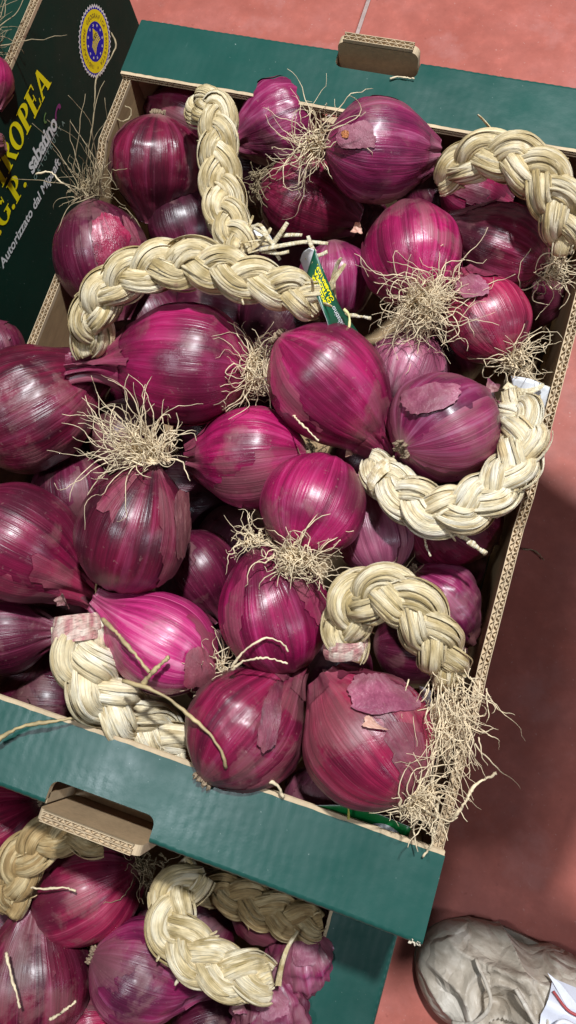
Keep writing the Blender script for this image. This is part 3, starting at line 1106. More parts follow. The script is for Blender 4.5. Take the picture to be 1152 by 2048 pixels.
O(33, 945, 385, -.046, 130, 1.0, (.9, .3), 0, 'plum', 'small purple onion under the top right plait', .2)
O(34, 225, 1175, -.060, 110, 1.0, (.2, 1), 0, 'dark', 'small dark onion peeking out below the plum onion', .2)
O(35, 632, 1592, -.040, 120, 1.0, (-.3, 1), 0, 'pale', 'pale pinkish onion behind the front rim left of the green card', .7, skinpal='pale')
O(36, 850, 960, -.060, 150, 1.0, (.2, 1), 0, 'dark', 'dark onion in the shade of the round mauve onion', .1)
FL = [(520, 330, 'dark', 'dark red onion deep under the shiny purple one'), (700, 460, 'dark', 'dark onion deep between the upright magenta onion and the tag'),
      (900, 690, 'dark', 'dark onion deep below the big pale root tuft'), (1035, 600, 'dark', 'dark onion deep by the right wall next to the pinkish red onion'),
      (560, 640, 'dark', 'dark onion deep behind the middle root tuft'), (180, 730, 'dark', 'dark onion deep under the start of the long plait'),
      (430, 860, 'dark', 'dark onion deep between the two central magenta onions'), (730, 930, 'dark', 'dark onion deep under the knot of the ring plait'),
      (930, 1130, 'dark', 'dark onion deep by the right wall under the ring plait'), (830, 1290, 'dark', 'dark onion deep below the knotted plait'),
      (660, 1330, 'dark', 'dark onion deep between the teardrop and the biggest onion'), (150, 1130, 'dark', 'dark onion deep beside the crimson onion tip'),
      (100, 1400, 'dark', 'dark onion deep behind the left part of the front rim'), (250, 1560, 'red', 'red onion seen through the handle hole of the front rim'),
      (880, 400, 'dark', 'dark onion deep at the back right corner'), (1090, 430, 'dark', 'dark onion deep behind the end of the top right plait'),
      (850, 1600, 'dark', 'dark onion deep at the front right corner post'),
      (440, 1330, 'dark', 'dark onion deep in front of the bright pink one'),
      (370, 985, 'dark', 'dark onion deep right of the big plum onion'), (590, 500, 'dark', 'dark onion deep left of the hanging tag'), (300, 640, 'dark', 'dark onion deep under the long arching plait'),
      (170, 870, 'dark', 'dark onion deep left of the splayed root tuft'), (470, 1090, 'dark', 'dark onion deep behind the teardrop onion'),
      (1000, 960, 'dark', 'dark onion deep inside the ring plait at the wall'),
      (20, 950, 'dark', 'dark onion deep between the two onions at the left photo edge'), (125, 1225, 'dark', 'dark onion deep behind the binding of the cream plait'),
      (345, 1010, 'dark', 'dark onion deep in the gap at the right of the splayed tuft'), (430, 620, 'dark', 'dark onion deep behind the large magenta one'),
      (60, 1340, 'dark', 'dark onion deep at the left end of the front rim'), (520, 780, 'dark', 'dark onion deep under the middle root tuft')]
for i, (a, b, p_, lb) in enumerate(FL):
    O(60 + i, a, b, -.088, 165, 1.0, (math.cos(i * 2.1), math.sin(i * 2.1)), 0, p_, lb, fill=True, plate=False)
# lower crate
LB = -.156
O(40, 172, 1780, LB + .0, 210, 1.08, (-.9, .45), -8, 'red', 'dark red onion in the lower crate below the handle tab', .3, group=G2, skinpal='wine', rl=1.3)
O(41, 62, 1965, LB + .01, 225, 1.1, (.0, -1), -6, 'wine', 'large wine red onion in the bottom left corner of the photo', .4, group=G2, rl=1.2, neck=0.6)
O(42, 278, 1945, LB + .008, 190, 1.12, (.88, .40), -6, 'pur', 'purple onion with rippled gleam left of the lower pale plait', .4, group=G2, neck=0.8, wr=0.05)
O(43, 10, 1640, LB - .01, 170, 1.0, (-.8, .4), -5, 'red', 'red onion at the left photo edge under the front rim', .2, group=G2)
O(44, 615, 1905, LB - .02, 150, 1.0, (.2, 1), -10, 'pur', 'wrinkled purple onion beside the green rim of the lower crate', .8, group=G2, skinpal='pur', wr=0.22)
O(45, 545, 2020, LB - .005, 150, 1.0, (-.1, -1), -5, 'pur', 'crumpled pink purple onion at the bottom photo edge under the plait tip', .9, group=G2, skinpal='pur', wr=0.26)
O(46, 540, 1800, LB - .02, 165, 1.0, (.8, .4), -5, 'wine', 'dark onion in the lower crate in the shade of the front rim', .5, group=G2)
O(47, 180, 2070, LB - .02, 150, 1.0, (-.8, .4), -5, 'red', 'crimson onion barely showing at the bottom photo edge', .3, group=G2)
O(48, 420, 2060, LB - .04, 150, 1.0, (-.8, .4), -5, 'dark', 'dark onion at the bottom edge between two purple ones', .3, group=G2)
O(49, 400, 1850, LB - .05, 160, 1.0, (-.8, .4), -5, 'dark', 'dark onion deep under the lower pale plait', .3, group=G2)
O(50, 20, 1830, LB - .06, 160, 1.0, (-.8, .4), -5, 'dark', 'dark onion deep behind the brownish plait of the lower crate', .3, group=G2)
O(51, 300, 1860, LB - .06, 150, 1.0, (.8, .4), -5, 'dark', 'dark onion deep below the dark red one in the lower crate', .3, group=G2)
# left crate
O(55, -22, 160, .002, 100, 1.0, (.1, 1), -6, 'mag', 'magenta onion bulging over the edge of the left crate, roots above it', .2, group=G3)
O(56, -50, 290, -.012, 95, 1.0, (.8, -.1), -6, 'brown', 'brownish purple onion tip over the edge of the left crate', .5, group=G3)
O(57, -10, 700, -.09, 120, 1.0, (.3, 1), -6, 'dark', 'dark onion in the gap between the left crate and the middle crate', .3, group=G3)
O(58, 100, 445, -.035, 95, 1.0, (-.3, -1), -6, 'dark', 'small dark onion behind the red one, squeezed against the left wall', .4)

def surf(key, u, v):
    """the point of the onion's bulb that the photo shows at pixel (u, v)"""
    c, R, ax, el, rl = SPH[[k for k in ONI].index(key)]
    d = unit(RT @ np.array([(u - 576) / F, (1024 - v) / F, -1.0]))
    o_ = CAM - c

    def q(p):
        a = p @ ax
        sc = 1 / (1.06 * el) if a > 0 else 1 / rl
        return np.linalg.norm(p + a * (sc - 1) * ax) - R
    t0 = max(0.01, -(o_ @ d) - 2.2 * R)
    t, best, bt_ = t0, 1e9, t0
    while t < t0 + 3 * R:
        f = q(o_ + d * t)
        if f < best: best, bt_ = f, t
        if f < .0003: return CAM + d * t
        t += max(f * .5, .0002)
    return CAM + d * bt_


def flap(key, corners, mat, lift=(.0008, .0008, .003, .003), name='papery_flap', seed=0, n=16):
    """torn piece of dry skin lying on a bulb; four pixel corners, lift per corner"""
    rnd = random.Random(key * 3 + seed)
    ob = ONI[key]['ob']
    c = ONI[key]['c']
    V, AT = [], []
    jt = [[rnd.uniform(-.028, .028) for _ in range(n + 1)] for _ in range(4)]
    for i in range(n + 1):
        for j in range(n + 1):
            a, b = i / n, j / n
            a2 = a + (jt[0][j] * (1 - a) ** 4 + jt[1][j] * a ** 4)
            b2 = b + (jt[2][i] * (1 - b) ** 4 + jt[3][i] * b ** 4)
            xa, yb = 2 * a2 - 1, 2 * b2 - 1
            wob = 1 + .16 * mnoise.noise(Vector((xa * 1.7 + seed, yb * 1.7, key * 1.3)))
            a2 = .5 + .5 * xa * (1 - .62 * (1 - math.sqrt(max(0, 1 - min(1, yb * yb) / 2)))) * wob
            b2 = .5 + .5 * yb * (1 - .62 * (1 - math.sqrt(max(0, 1 - min(1, xa * xa) / 2)))) * wob
            w_ = [(1 - a2) * (1 - b2), a2 * (1 - b2), a2 * b2, (1 - a2) * b2]
            u = sum(w * q[0] for w, q in zip(w_, corners)); v = sum(w * q[1] for w, q in zip(w_, corners))
            w_ = [max(0, x) for x in w_]
            p = surf(key, u, v)
            l_ = sum(w * q for w, q in zip(w_, lift)) + .0006 * mnoise.noise(Vector((a * 5, b * 5, key + seed)))
            V.append(p + unit(p - c) * l_)
            AT.append((a * 1.2, seed + b * .5, .35 + b * .1))
    m = n + 1
    k = len(V)
    nn = [unit(p - c) for p in V]
    V2 = V + [p - q * .00018 for p, q in zip(V, nn)]
    Fc = []
    for i in range(n):
        for j in range(n):
            q = (i * m + j, (i + 1) * m + j, (i + 1) * m + j + 1, i * m + j + 1)
            Fc += [q, tuple(x + k for x in q[::-1])]
    return link(name, V2, Fc, mat, ob, True, {'sc': AT + AT})


PALE_SK = onion_mat('pale', 901, .4, True)
PUR_SK = onion_mat('pur', 907, .5, True)
PLUM_SK = onion_mat('plum', 902, .5, True)
RED_SK = onion_mat('red', 903, .1)
BRO_SK = onion_mat('brown', 904, .6, True)
MIX_SK = onion_mat('mag', 905, .5, True)
TAN_SK = plain('papery_tan_skin', (.50, .27, .20), .5, .3, 120, .001)
TANR_SK = onion_mat('red', 911, .9, True)
RUST = plain('rust_spot', (.38, .13, .04), .6, .35, 300)
GREY_SK = onion_mat('pale', 921, .9, True)
flap(10, [(182, 440), (232, 428), (270, 500), (190, 545)], RED_SK, (.0026, .0026, .0026, .0026), seed=1)
flap(10, [(238, 425), (270, 450), (290, 520), (262, 505)], PLUM_SK, (.0006, .0006, .001, .0014), seed=2)
flap(30, [(700, 1342), (805, 1352), (850, 1420), (700, 1432)], PALE_SK, (.0006, .0006, .0012, .0022), seed=1)
flap(30, [(735, 1425), (760, 1455), (780, 1462), (722, 1455)], TAN_SK, (.001, .0015, .003, .002), seed=2)
flap(29, [(530, 1385), (568, 1352), (548, 1500), (508, 1500)], PLUM_SK, (.0006, .001, .0035, .0012), seed=1)
flap(3, [(800, 778), (925, 762), (915, 812), (812, 838)], PALE_SK, (.0010, .0012, .0020, .0010), seed=1)
flap(4, [(672, 256), (740, 238), (756, 296), (680, 300)], GREY_SK, (.0005, .0005, .0008, .0005), seed=1)
flap(4, [(684, 262), (700, 262), (700, 277), (686, 277)], RUST, (.0012, .0012, .0014, .0012), seed=2)
flap(27, [(372, 1300), (412, 1290), (442, 1368), (362, 1376)], TANR_SK, (.0004, .0004, .0012, .0016), seed=1)
flap(8, [(905, 565), (960, 545), (985, 590), (930, 605)], PALE_SK, (.002, .001, .001, .004), seed=1)
flap(19, [(345, 985), (378, 975), (378, 1090), (352, 1130)], BRO_SK, (.0006, .001, .002, .001), seed=1)
flap(44, [(590, 1870), (640, 1880), (630, 1930), (585, 1930)], PALE_SK, (.001, .001, .004, .003), seed=1)
flap(45, [(510, 1985), (565, 1975), (580, 2030), (520, 2040)], PALE_SK, (.003, .001, .003, .004), seed=1)

# root tufts (image direction, lift to the camera, length in photo pixels, count)
roots(1, (.15, .9), .7, 120, 75, .75, .75, seed=1)
roots(1, (.15, -.9), .6, 105, 60, .7, .8, seed=2)
roots(1, (0, .3), .9, 60, 60, 1.1, .9, seed=3)
roots(4, (-1, .1), .35, 140, 75, .62, .55)
roots(6, (.05, .75), .75, 150, 130, .95, .85, seed=1)
roots(6, (.85, .35), .65, 165, 90, .7, .8, seed=2)
roots(6, (-.5, .6), .75, 110, 70, .7, .9, seed=3)
roots(8, (.65, .3), .7, 110, 80, .9, .7)
roots(7, (.45, .3), .6, 110, 75, .9, .7)
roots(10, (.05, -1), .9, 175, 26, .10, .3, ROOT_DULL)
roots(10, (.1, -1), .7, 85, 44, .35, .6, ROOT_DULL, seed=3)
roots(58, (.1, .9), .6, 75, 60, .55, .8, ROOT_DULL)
roots(19, (-.55, -.75), .45, 150, 95, .42, .40, seed=1)
roots(19, (.10, -1), .55, 165, 16, .38, .5, seed=2, rad=.0006)
roots(19, (-1, -.25), .35, 190, 34, .35, .45, seed=3)
roots(23, (.15, .7), .65, 95, 120, .85, .8, seed=1)
roots(23, (.9, .0), .6, 120, 60, .55, .7, seed=2)
roots(24, (-.35, -.35), .7, 75, 55, .9, .9)
roots(25, (.5, .5), .4, 70, 60, .9, .8, ROOT_DULL)
roots(27, (-.15, -.4), .6, 85, 60, .85, .6)
roots(30, (.75, .15), .65, 62, 80, .6, .85, seed=1)
roots(30, (.22, 1), .5, 120, 8, .2, .5, seed=2, rad=.0006)
roots(30, (.25, -.9), .7, 120, 60, .4, .6, seed=4)
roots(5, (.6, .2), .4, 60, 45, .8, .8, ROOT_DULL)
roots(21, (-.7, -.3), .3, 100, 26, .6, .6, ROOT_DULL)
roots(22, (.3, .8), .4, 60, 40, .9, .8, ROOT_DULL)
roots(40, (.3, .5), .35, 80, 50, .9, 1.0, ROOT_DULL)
roots(55, (-.1, -1), .45, 150, 110, .45, .45, ROOT_DULL)
roots(12, (.9, .3), .4, 50, 20, .8, .6)


# ---------------------------------------------------------------- plaited dry leaves
def braid(label, pts, w, mat, seed, lam=2.15, taper0=.8, taper1=.75, group='plaits of dry onion leaves', wrap=None, wrapmat=None, ends=0, dirn=None, cut=True):
    """pts: (u, v, z) along the plait; w: width in photo pixels"""
    rnd = np.random.RandomState(seed)
    P3 = [PX(u, v, z) for u, v, z in pts]
    wm = w * np.mean([depth(p) for p in P3]) / F
    L = sum(np.linalg.norm(P3[i + 1] - P3[i]) for i in range(len(P3) - 1))
    n = max(60, int(L / .0016))
    C = spline(P3, n)
    T = np.gradient(C, axis=0)
    T /= np.linalg.norm(T, axis=1)[:, None]
    view = np.array([unit(CAM - c) for c in C]) * .6 + np.array([0, 0, .4])
    Nn = view - (np.sum(view * T, 1)[:, None]) * T
    Nn /= np.linalg.norm(Nn, axis=1)[:, None]
    Bn = np.cross(T, Nn)
    s = np.linspace(0, L, n)
    sz = np.ones(n)
    e = wm * 1.1
    sz *= taper0 + (1 - taper0) * np.clip(s / e, 0, 1) ** .7
    sz *= taper1 + (1 - taper1) * np.clip((L - s) / e, 0, 1) ** .7
    sz *= 1 + .06 * np.sin(s / wm * 1.7 + seed)
    root = empty('leaf_plait', C[n // 2])
    tag(root, label, 'plait', group)
    per = wm * lam
    for k in range(3):
        ph = 2 * math.pi * (s / per) + 2 * math.pi * k / 3 + seed
        lat = .27 * wm * np.sin(ph) * sz
        hei = .125 * wm * np.sin(2 * ph) * sz
        Q = C + Bn * lat[:, None] + Nn * hei[:, None]
        Tq = np.gradient(Q, axis=0)
        Tq /= np.linalg.norm(Tq, axis=1)[:, None]
        Nq = Nn - np.sum(Nn * Tq, 1)[:, None] * Tq
        Nq /= np.linalg.norm(Nq, axis=1)[:, None]
        Bq = np.cross(Tq, Nq)
        mb = MB()
        ra, rb = .265 * wm, .195 * wm
        # solid core
        V, Fc, AT = [], [], []
        m = 18
        for i in range(n):
            for j in range(m):
                a = 2 * math.pi * j / m
                rr = .88 * (1 + .05 * math.sin(5 * a + seed))
                V.append(Q[i] + sz[i] * rr * (ra * math.cos(a) * Bq[i] + rb * math.sin(a) * Nq[i]))
                AT.append((a, k + seed * .7, s[i] / wm * .25))
        Fc = [(i * m + j, i * m + (j + 1) % m, (i + 1) * m + (j + 1) % m, (i + 1) * m + j) for i in range(n - 1) for j in range(m)]
        Fc += [tuple(range(m))[::-1], tuple((n - 1) * m + j for j in range(m))]
        mb.add(V, Fc, AT)
        # leaf ribbons wrapped along the strand
        nr = 24
        for q in range(nr):
            a0 = 2 * math.pi * q / nr + rnd.uniform(-.2, .2)
            tws = rnd.uniform(-.5, .5) + .55
            hw = rnd.uniform(.08, .36)
            lift = rnd.uniform(.84, 1.20)
            f1, f2 = rnd.uniform(2, 5), rnd.uniform(0, 6)
            i0, i1 = (0, n)
            if rnd.rand() < .55:
                i0 = rnd.randint(0, max(1, int(n * .7))); i1 = min(n, i0 + int(n * rnd.uniform(.25, .6)) + 8)
            V, AT = [], []
            mm = 5
            for i in range(i0, i1):
                loc = (i - i0) / max(1, i1 - i0 - 1)
                fade = min(1, loc * 9 + .12, (1 - loc) * 9 + .12)
                ac = a0 + tws * s[i] / wm * .9 + .12 * math.sin(s[i] / wm * f1 + f2)
                wig = 1 + .25 * math.sin(s[i] / wm * f1 * 1.7 + f2 * 2)
                for j in range(mm):
                    x = (j / (mm - 1) - .5) * 2
                    a = ac + x * hw * fade * wig
                    rr = lift + .06 * (1 - x * x) - .05 * abs(x) + .035 * math.sin(s[i] / wm * 3.1 * f1 + j + q)
                    V.append(Q[i] + sz[i] * rr * (ra * math.cos(a) * Bq[i] + rb * math.sin(a) * Nq[i]))
                    AT.append((x * .5 + q * 1.3, q * 2.7 + k * 5 + seed, s[i] / wm * .22))
            nn = i1 - i0
            Fc = [(i * mm + j, i * mm + j + 1, (i + 1) * mm + j + 1, (i + 1) * mm + j) for i in range(nn - 1) for j in range(mm - 1)]
            mb.add(V, Fc, AT)
        mb.build('strand', mat, root)
    # loose ends of leaves sticking out
    if ends:
        for q in range(ends):
            tip = C[-1] if dirn else C[rnd.randint(n // 4, n)]
            dv = unit(imgdir(*dirn) + rnd.randn(3) * .38) if dirn else unit(rnd.randn(3))
            mb = MB()
            ribbon(mb, tip + rnd.randn(3) * wm * .15, dv, wm * rnd.uniform(.5, 1.25), wm * rnd.uniform(.045, .10), rnd, q)
            mb.build('loose_leaf', mat, root)
    for q in range(12):     # small frayed leaf edges along the plait
        i = rnd.randint(5, n - 6)
        mb = MB()
        side = rnd.choice([-1, 1])
        ribbon(mb, C[i] + Bn[i] * side * wm * .38 * sz[i], unit(T[i] + Bn[i] * side * .5 + Nn[i] * .3), wm * rnd.uniform(.15, .42), wm * rnd.uniform(.02, .05), rnd, q)
        mb.build('loose_leaf', mat, root)
    if wrap is not None:
        for (w0, ww) in wrap:
            i = int(w0 * (n - 1))
            mb = MB()
            for lay in range(3):
                V, AT = [], []
                m = 36
                mm = 7
                for j in range(m + 1):
                    a = 2 * math.pi * j / m
                    for h in range(mm):
                        x = (h / (mm - 1) - .5)
                        rr = (1.03 + .05 * lay + .10 * (1 - 4 * x * x) + .02 * math.sin(9 * a + lay)) * sz[i]
                        V.append(C[i] + T[i] * (x * ww * wm * (1 - .2 * lay) + wm * .10 * math.sin(a + lay) + (lay - 1) * .1 * wm * ww) + rr * (.44 * wm * math.cos(a) * Bn[i] + .34 * wm * math.sin(a) * Nn[i]))
                        AT.append((x * 1.1 + lay, lay * 3 + seed, a * .25))
                Fc = [(j * mm + h, j * mm + h + 1, (j + 1) * mm + h + 1, (j + 1) * mm + h) for j in range(m) for h in range(mm - 1)]
                mb.add(V, Fc, AT)
            mb.build('binding_leaf', wrapmat or mat, root)
    return root


def ribbon(mb, p, d, L, hw, rnd, q=0):
    n = 12
    side = unit(np.cross(d, unit(rnd.randn(3))))
    V, AT = [], []
    v = d.copy()
    P = np.array(p, float)
    cx = unit(rnd.randn(3))
    for i in range(n):
        t = i / (n - 1)
        ww = hw * (1 - .5 * t) * (1 if i < n - 1 else .6)
        nrm = np.cross(v, side)
        for x in (-1, -.35, .35, 1):
            V.append(P + side * x * ww + nrm * (.35 * ww * (1 - x * x)))
            AT.append((x * .4 + q, q * 3.1, t * .4))
        for x in (1, .35, -.35, -1):
            V.append(P + side * x * ww + nrm * (.35 * ww * (1 - x * x) - .0004))
            AT.append((x * .4 + q, q * 3.1, t * .4))
        v = unit(v + np.cross(cx, v) * .10 + rnd.randn(3) * .05)
        side = unit(side - np.dot(side, v) * v)
        P = P + v * L / n
    Fc = [(i * 8 + j, i * 8 + (j + 1) % 8, (i + 1) * 8 + (j + 1) % 8, (i + 1) * 8 + j) for i in range(n - 1) for j in range(8)]
    Fc += [tuple(range(8))[::-1], tuple((n - 1) * 8 + j for j in range(8))]
    mb.add(V, Fc, AT)


braid('upright narrow straw plait with a looped top in the back left part of the crate',
      [(412, 232, .010), (405, 215, .034), (432, 222, .046), (437, 290, .044), (443, 370, .036), (455, 440, .034), (480, 500, .036)], 78, STRAW, 1, taper0=.75, taper1=.9, ends=9, dirn=(1, -.15, .4))
braid('longest straw plait, arching from the left edge of the crate to the green hanging tag',
      [(190, 705, .030), (182, 640, .052), (220, 575, .066), (300, 535, .072), (400, 530, .072), (500, 560, .070), (585, 585, .060), (640, 610, .046)], 92, STRAW, 2, ends=6, dirn=(.1, -.9, .4))
braid('thick pale straw plait curving along the right wall in the back right corner',
      [(880, 365, .020), (935, 320, .040), (1000, 310, .050), (1065, 335, .052), (1105, 385, .046), (1125, 440, .036), (1135, 500, .020)], 92, STRAW, 3, taper0=.65, ends=2)
braid('cream straw plait bent like a ring round the round mauve onion',
      [(738, 925, .016), (790, 975, .030), (860, 1020, .034), (935, 1015, .036), (1005, 965, .036), (1045, 900, .034), (1045, 840, .028), (1010, 800, .016)], 92, STRAW_PALE, 4, wrap=[(.10, .35)], wrapmat=STRAW_PALE, ends=2)
braid('thick knotted straw plait lying by the right wall above the biggest onion',
      [(690, 1310, .026), (695, 1235, .040), (735, 1185, .052), (795, 1190, .058), (845, 1240, .056), (880, 1300, .046), (905, 1360, .026)], 108, STRAW, 5, wrap=[(.04, .38)], wrapmat=PINKW, lam=2.0, ends=2)
braid('broad cream straw plait that slides under the front rim at lower left',
      [(155, 1245, .018), (163, 1325, .020), (212, 1392, .006), (285, 1448, -.020), (350, 1497, -.034), (425, 1555, -.046), (500, 1610, -.060)], 112, STRAW_PALE, 6, wrap=[(.03, .45)], wrapmat=PINKW, lam=2.3, ends=2)
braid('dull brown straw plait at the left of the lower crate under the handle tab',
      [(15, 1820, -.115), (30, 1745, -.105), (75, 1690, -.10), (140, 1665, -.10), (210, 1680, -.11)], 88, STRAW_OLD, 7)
braid('pale straw plait in the lower crate, hooked beside the purple onions',
      [(400, 1745, -.125), (345, 1790, -.112), (345, 1860, -.104), (400, 1920, -.10), (475, 1950, -.10), (540, 1960, -.106)], 100, STRAW, 8, ends=2)
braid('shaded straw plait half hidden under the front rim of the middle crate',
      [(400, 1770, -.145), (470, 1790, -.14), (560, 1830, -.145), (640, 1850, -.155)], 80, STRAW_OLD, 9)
# the roots that hang from the knotted plait down along the wall
pl = [o for o in bpy.data.objects if o.name.startswith('leaf_plait')][4]
roots(99, (.0, 1), .35, 150, 80, .22, .5, at=PX(905, 1385, .030), rad=.0003, parent=pl, name='hanging_roots', base_r=.5)
roots(98, (-.06, 1), .45, 140, 50, .2, .5, at=PX(893, 1440, .026), rad=.0003, parent=pl, name='hanging_roots', base_r=.5)


# stiff straw ends that stick out where the two back plaits cross
plaits = sorted([o for o in bpy.data.objects if o.name.startswith('leaf_plait')], key=lambda o: o.name)
for q, pts in enumerate([[(492, 470, .036), (520, 450, .046), (548, 500, .050), (560, 520, .048)], [(505, 452, .04), (530, 470, .05), (552, 496, .052)],
                         [(520, 500, .05), (560, 492, .056), (610, 484, .058), (656, 487, .058)], [(555, 472, .05), (580, 470, .053), (604, 470, .055)],
                         [(545, 490, .05), (562, 465, .056), (575, 445, .058)], [(525, 503, .048), (556, 507, .052), (578, 503, .054)],
                         [(630, 505, .058), (622, 490, .062), (616, 472, .064)], [(612, 515, .056), (640, 510, .060), (655, 503, .062)]]):
    mb = MB()
    C_ = spline([PX(*p) for p in pts], 16)
    tube(mb, C_, .0017 * np.linspace(1.15, .8, 16), 8, (q, q * 2.2, 2), .55)
    mb.build('loose_leaf', STRAW_PALE, plaits[0] if q < 6 else plaits[1])

# ---------------------------------------------------------------- loose stems and fibres
def stem(label, pts, r, mat=STEM, cat='dry stem', name='dry_stem', wob=.0006, group=None):
    rnd = np.random.RandomState(int(pts[0][0] + pts[0][1]))
    C = spline([PX(*p) for p in pts], 30)
    C = C + rnd.randn(*C.shape) * wob * .35
    mb = MB()
    tube(mb, C, r * (1 + .25 * np.sin(np.linspace(0, 14, 30))) * np.linspace(1.1, .8, 30), 6, (1, 2, 3))
    o = mb.build(name, mat)
    tag(o, label, cat, group)
    return o


stem('dry stem sticking out over the left part of the front rim', [(-20, 1490, .012), (40, 1455, .013), (110, 1442, .012), (170, 1434, .006)], .0013)
stem('short twisted dry stem across the left side of the bright pink onion', [(205, 1238, .030), (235, 1268, .038), (262, 1300, .043), (300, 1345, .042)], .0013)
stem('stubby dry stem piece crossing the twisted one', [(283, 1372, .036), (300, 1350, .041), (325, 1325, .044), (338, 1315, .044)], .0015)
stem('long brown stem curving down to the middle of the front rim', [(245, 1362, .038), (310, 1382, .040), (365, 1420, .036), (420, 1470, .038), (446, 1510, .036), (452, 1535, .030)], .0012)
stem('thin upright stem between the plum and the crimson onion', [(196, 1130, -.005), (192, 1190, .0), (200, 1240, .010)], .0009)
stem('pale bent stem end showing above the front rim', [(480, 1568, .004), (520, 1560, .010), (552, 1568, .010), (566, 1594, .003)], .0013, ROOT)
stem('root fibre poking out over the right wall', [(905, 1640, .012), (930, 1605, .018), (950, 1570, .018), (994, 1547, .018)], .0010, ROOT)
stem('hooked root lying on the right end of the front rim', [(878, 1590, .020), (872, 1640, .014), (862, 1690, .006), (845, 1714, .003)], .0008, ROOT)
stem('straight straw pointing right beside the hanging tag', [(660, 628, .020), (700, 630, .022), (742, 637, .020)], .0014, STRAW_PALE, 'straw')
stem('tiny white fibre on the back rim under the tab', [(780, 157, .002), (795, 154, .002), (812, 155, .002), (829, 158, .002)], .0006, ROOT, 'fibre')
stem('thin straw in the lower crate below the brown plait', [(45, 1770, -.105), (80, 1778, -.10), (125, 1775, -.10), (152, 1782, -.10)], .0009, ROOT)
stem('fine root hanging over the blue and yellow seal', [(222, 66, -.02), (232, 90, -.02), (216, 125, -.02), (194, 155, -.02), (190, 180, -.02), (188, 225, -.03), (182, 270, -.03)], .0006, ROOT_DULL, 'fibre')
stem('white root fibre across the trade mark lettering', [(72, 348, -.03), (100, 344, -.03), (120, 362, -.03), (148, 380, -.03)], .0007, ROOT, 'fibre')
stem('curled fibre on the inner face of the left wall', [(228, 235, -.01), (245, 243, -.005), (260, 235, -.005), (262, 218, -.005), (250, 212, -.005)], .0006, ROOT_DULL, 'fibre')
stem('long thin root arching above the teardrop onion', [(462, 1335, .035), (490, 1300, .042), (530, 1277, .044), (560, 1283, .042), (576, 1302, .038)], .0007, ROOT, 'fibre')
stem('lower thin root running to the teardrop onion', [(462, 1340, .034), (490, 1322, .040), (530, 1316, .044), (575, 1326, .040)], .0007, ROOT, 'fibre')
stem('root fibre lying on the front of the striped onion', [(578, 822, .035), (605, 850, .045), (638, 882, .045)], .0007, ROOT, 'fibre')
stem('dull fibre on the floor right of the crate', [(1045, 1098, -.297), (1070, 1102, -.297), (1088, 1120, -.298)], .0007, ROOT_DULL, 'fibre')
stem('pale straw tip hanging below the ring plait', [(912, 1062, .030), (938, 1082, .028), (970, 1106, .026)], .0020, STRAW_PALE, 'straw')
stem('thin straw tip left of the hanging pale one', [(848, 1068, .020), (852, 1090, .018), (860, 1112, .016)], .0008, STRAW_PALE, 'straw')
stem('white root in front of the lower left onion', [(12, 1905, -.09), (25, 1960, -.085), (40, 2015, -.085)], .0010, ROOT, 'fibre')
stem('pale root at the bottom photo edge', [(100, 2040, -.08), (130, 2020, -.08), (152, 2003, -.08)], .0010, ROOT, 'fibre')


# ---------------------------------------------------------------- cards and tags
def sheet(name, left, right, mf, mbk, th=.0004, n=24):
    """bent card between two edge curves of (u, v, z) points"""
    A = spline([PX(*p) for p in left], n)
    B = spline([PX(*p) for p in right], n)
    m = 7
    V = []
    nrm = []
    for i in range(n):
        for j in range(m):
            V.append(A[i] * (1 - j / (m - 1)) + B[i] * j / (m - 1))
    V = np.array(V).reshape(n, m, 3)
    du = np.gradient(V, axis=0); dv = np.gradient(V, axis=1)
    N_ = np.cross(dv, du); N_ /= np.linalg.norm(N_, axis=2)[:, :, None] + 1e-12
    vc = CAM - V.mean(axis=(0, 1))
    if (N_.mean(axis=(0, 1)) @ vc) < 0: N_ = -N_
    W_ = np.concatenate([V.reshape(-1, 3), (V - N_ * th).reshape(-1, 3)])
    Fc, fm = [], []
    k = n * m
    for i in range(n - 1):
        for j in range(m - 1):
            q = (i * m + j, i * m + j + 1, (i + 1) * m + j + 1, (i + 1) * m + j)
            Fc.append(q); fm.append(0)
            Fc.append(tuple(x + k for x in q[::-1])); fm.append(1)
    rim = [i * m for i in range(n)] + [(n - 1) * m + j for j in range(1, m)] + [i * m + m - 1 for i in range(n - 2, -1, -1)] + [j for j in range(m - 2, 0, -1)]
    for a, b in zip(rim, rim[1:] + rim[:1]):
        Fc.append((a, b, b + k, a + k)); fm.append(1)
    o = link(name, W_, Fc, None, None, True, None, [mf, mbk], fm)
    return o, A, B, N_


def on_sheet(parent, A, B, N_, V, Fc, s0, s1, t0, t1, mat, name, lift=.0003):
    """flat print (x 0..1 along A-B across, y along the sheet) mapped on the bent card"""
    n = len(A)
    out = []
    for x, y in V:
        s = (s0 + (s1 - s0) * y) * (n - 1)
        t = t0 + (t1 - t0) * x
        i = min(int(s), n - 2); f = s - i
        a = A[i] * (1 - f) + A[i + 1] * f; b = B[i] * (1 - f) + B[i + 1] * f
        out.append(a * (1 - t) + b * t + unit(N_[i, 3]) * lift)
    return link(name, out, Fc, mat, parent, False)


WPAP = plain('white_card', (.72, .74, .76), .45, .06, 30)
TGREEN = plain('tag_green', (.008, .085, .045), .35, .1, 30)
CGREEN = plain('card_green', (.006, .16, .035), .35, .1, 30)
tg, A, B, NN = sheet('hanging_tag', [(612, 552, .056), (632, 590, .058), (652, 635, .055), (664, 668, .045), (690, 688, .028)],
                     [(629, 497, .066), (650, 548, .060), (680, 612, .045), (705, 648, .028), (735, 690, .008)], TGREEN, WPAP)
tag(tg, 'narrow green hanging tag with yellow lettering at the right end of the longest plait', 'tag')


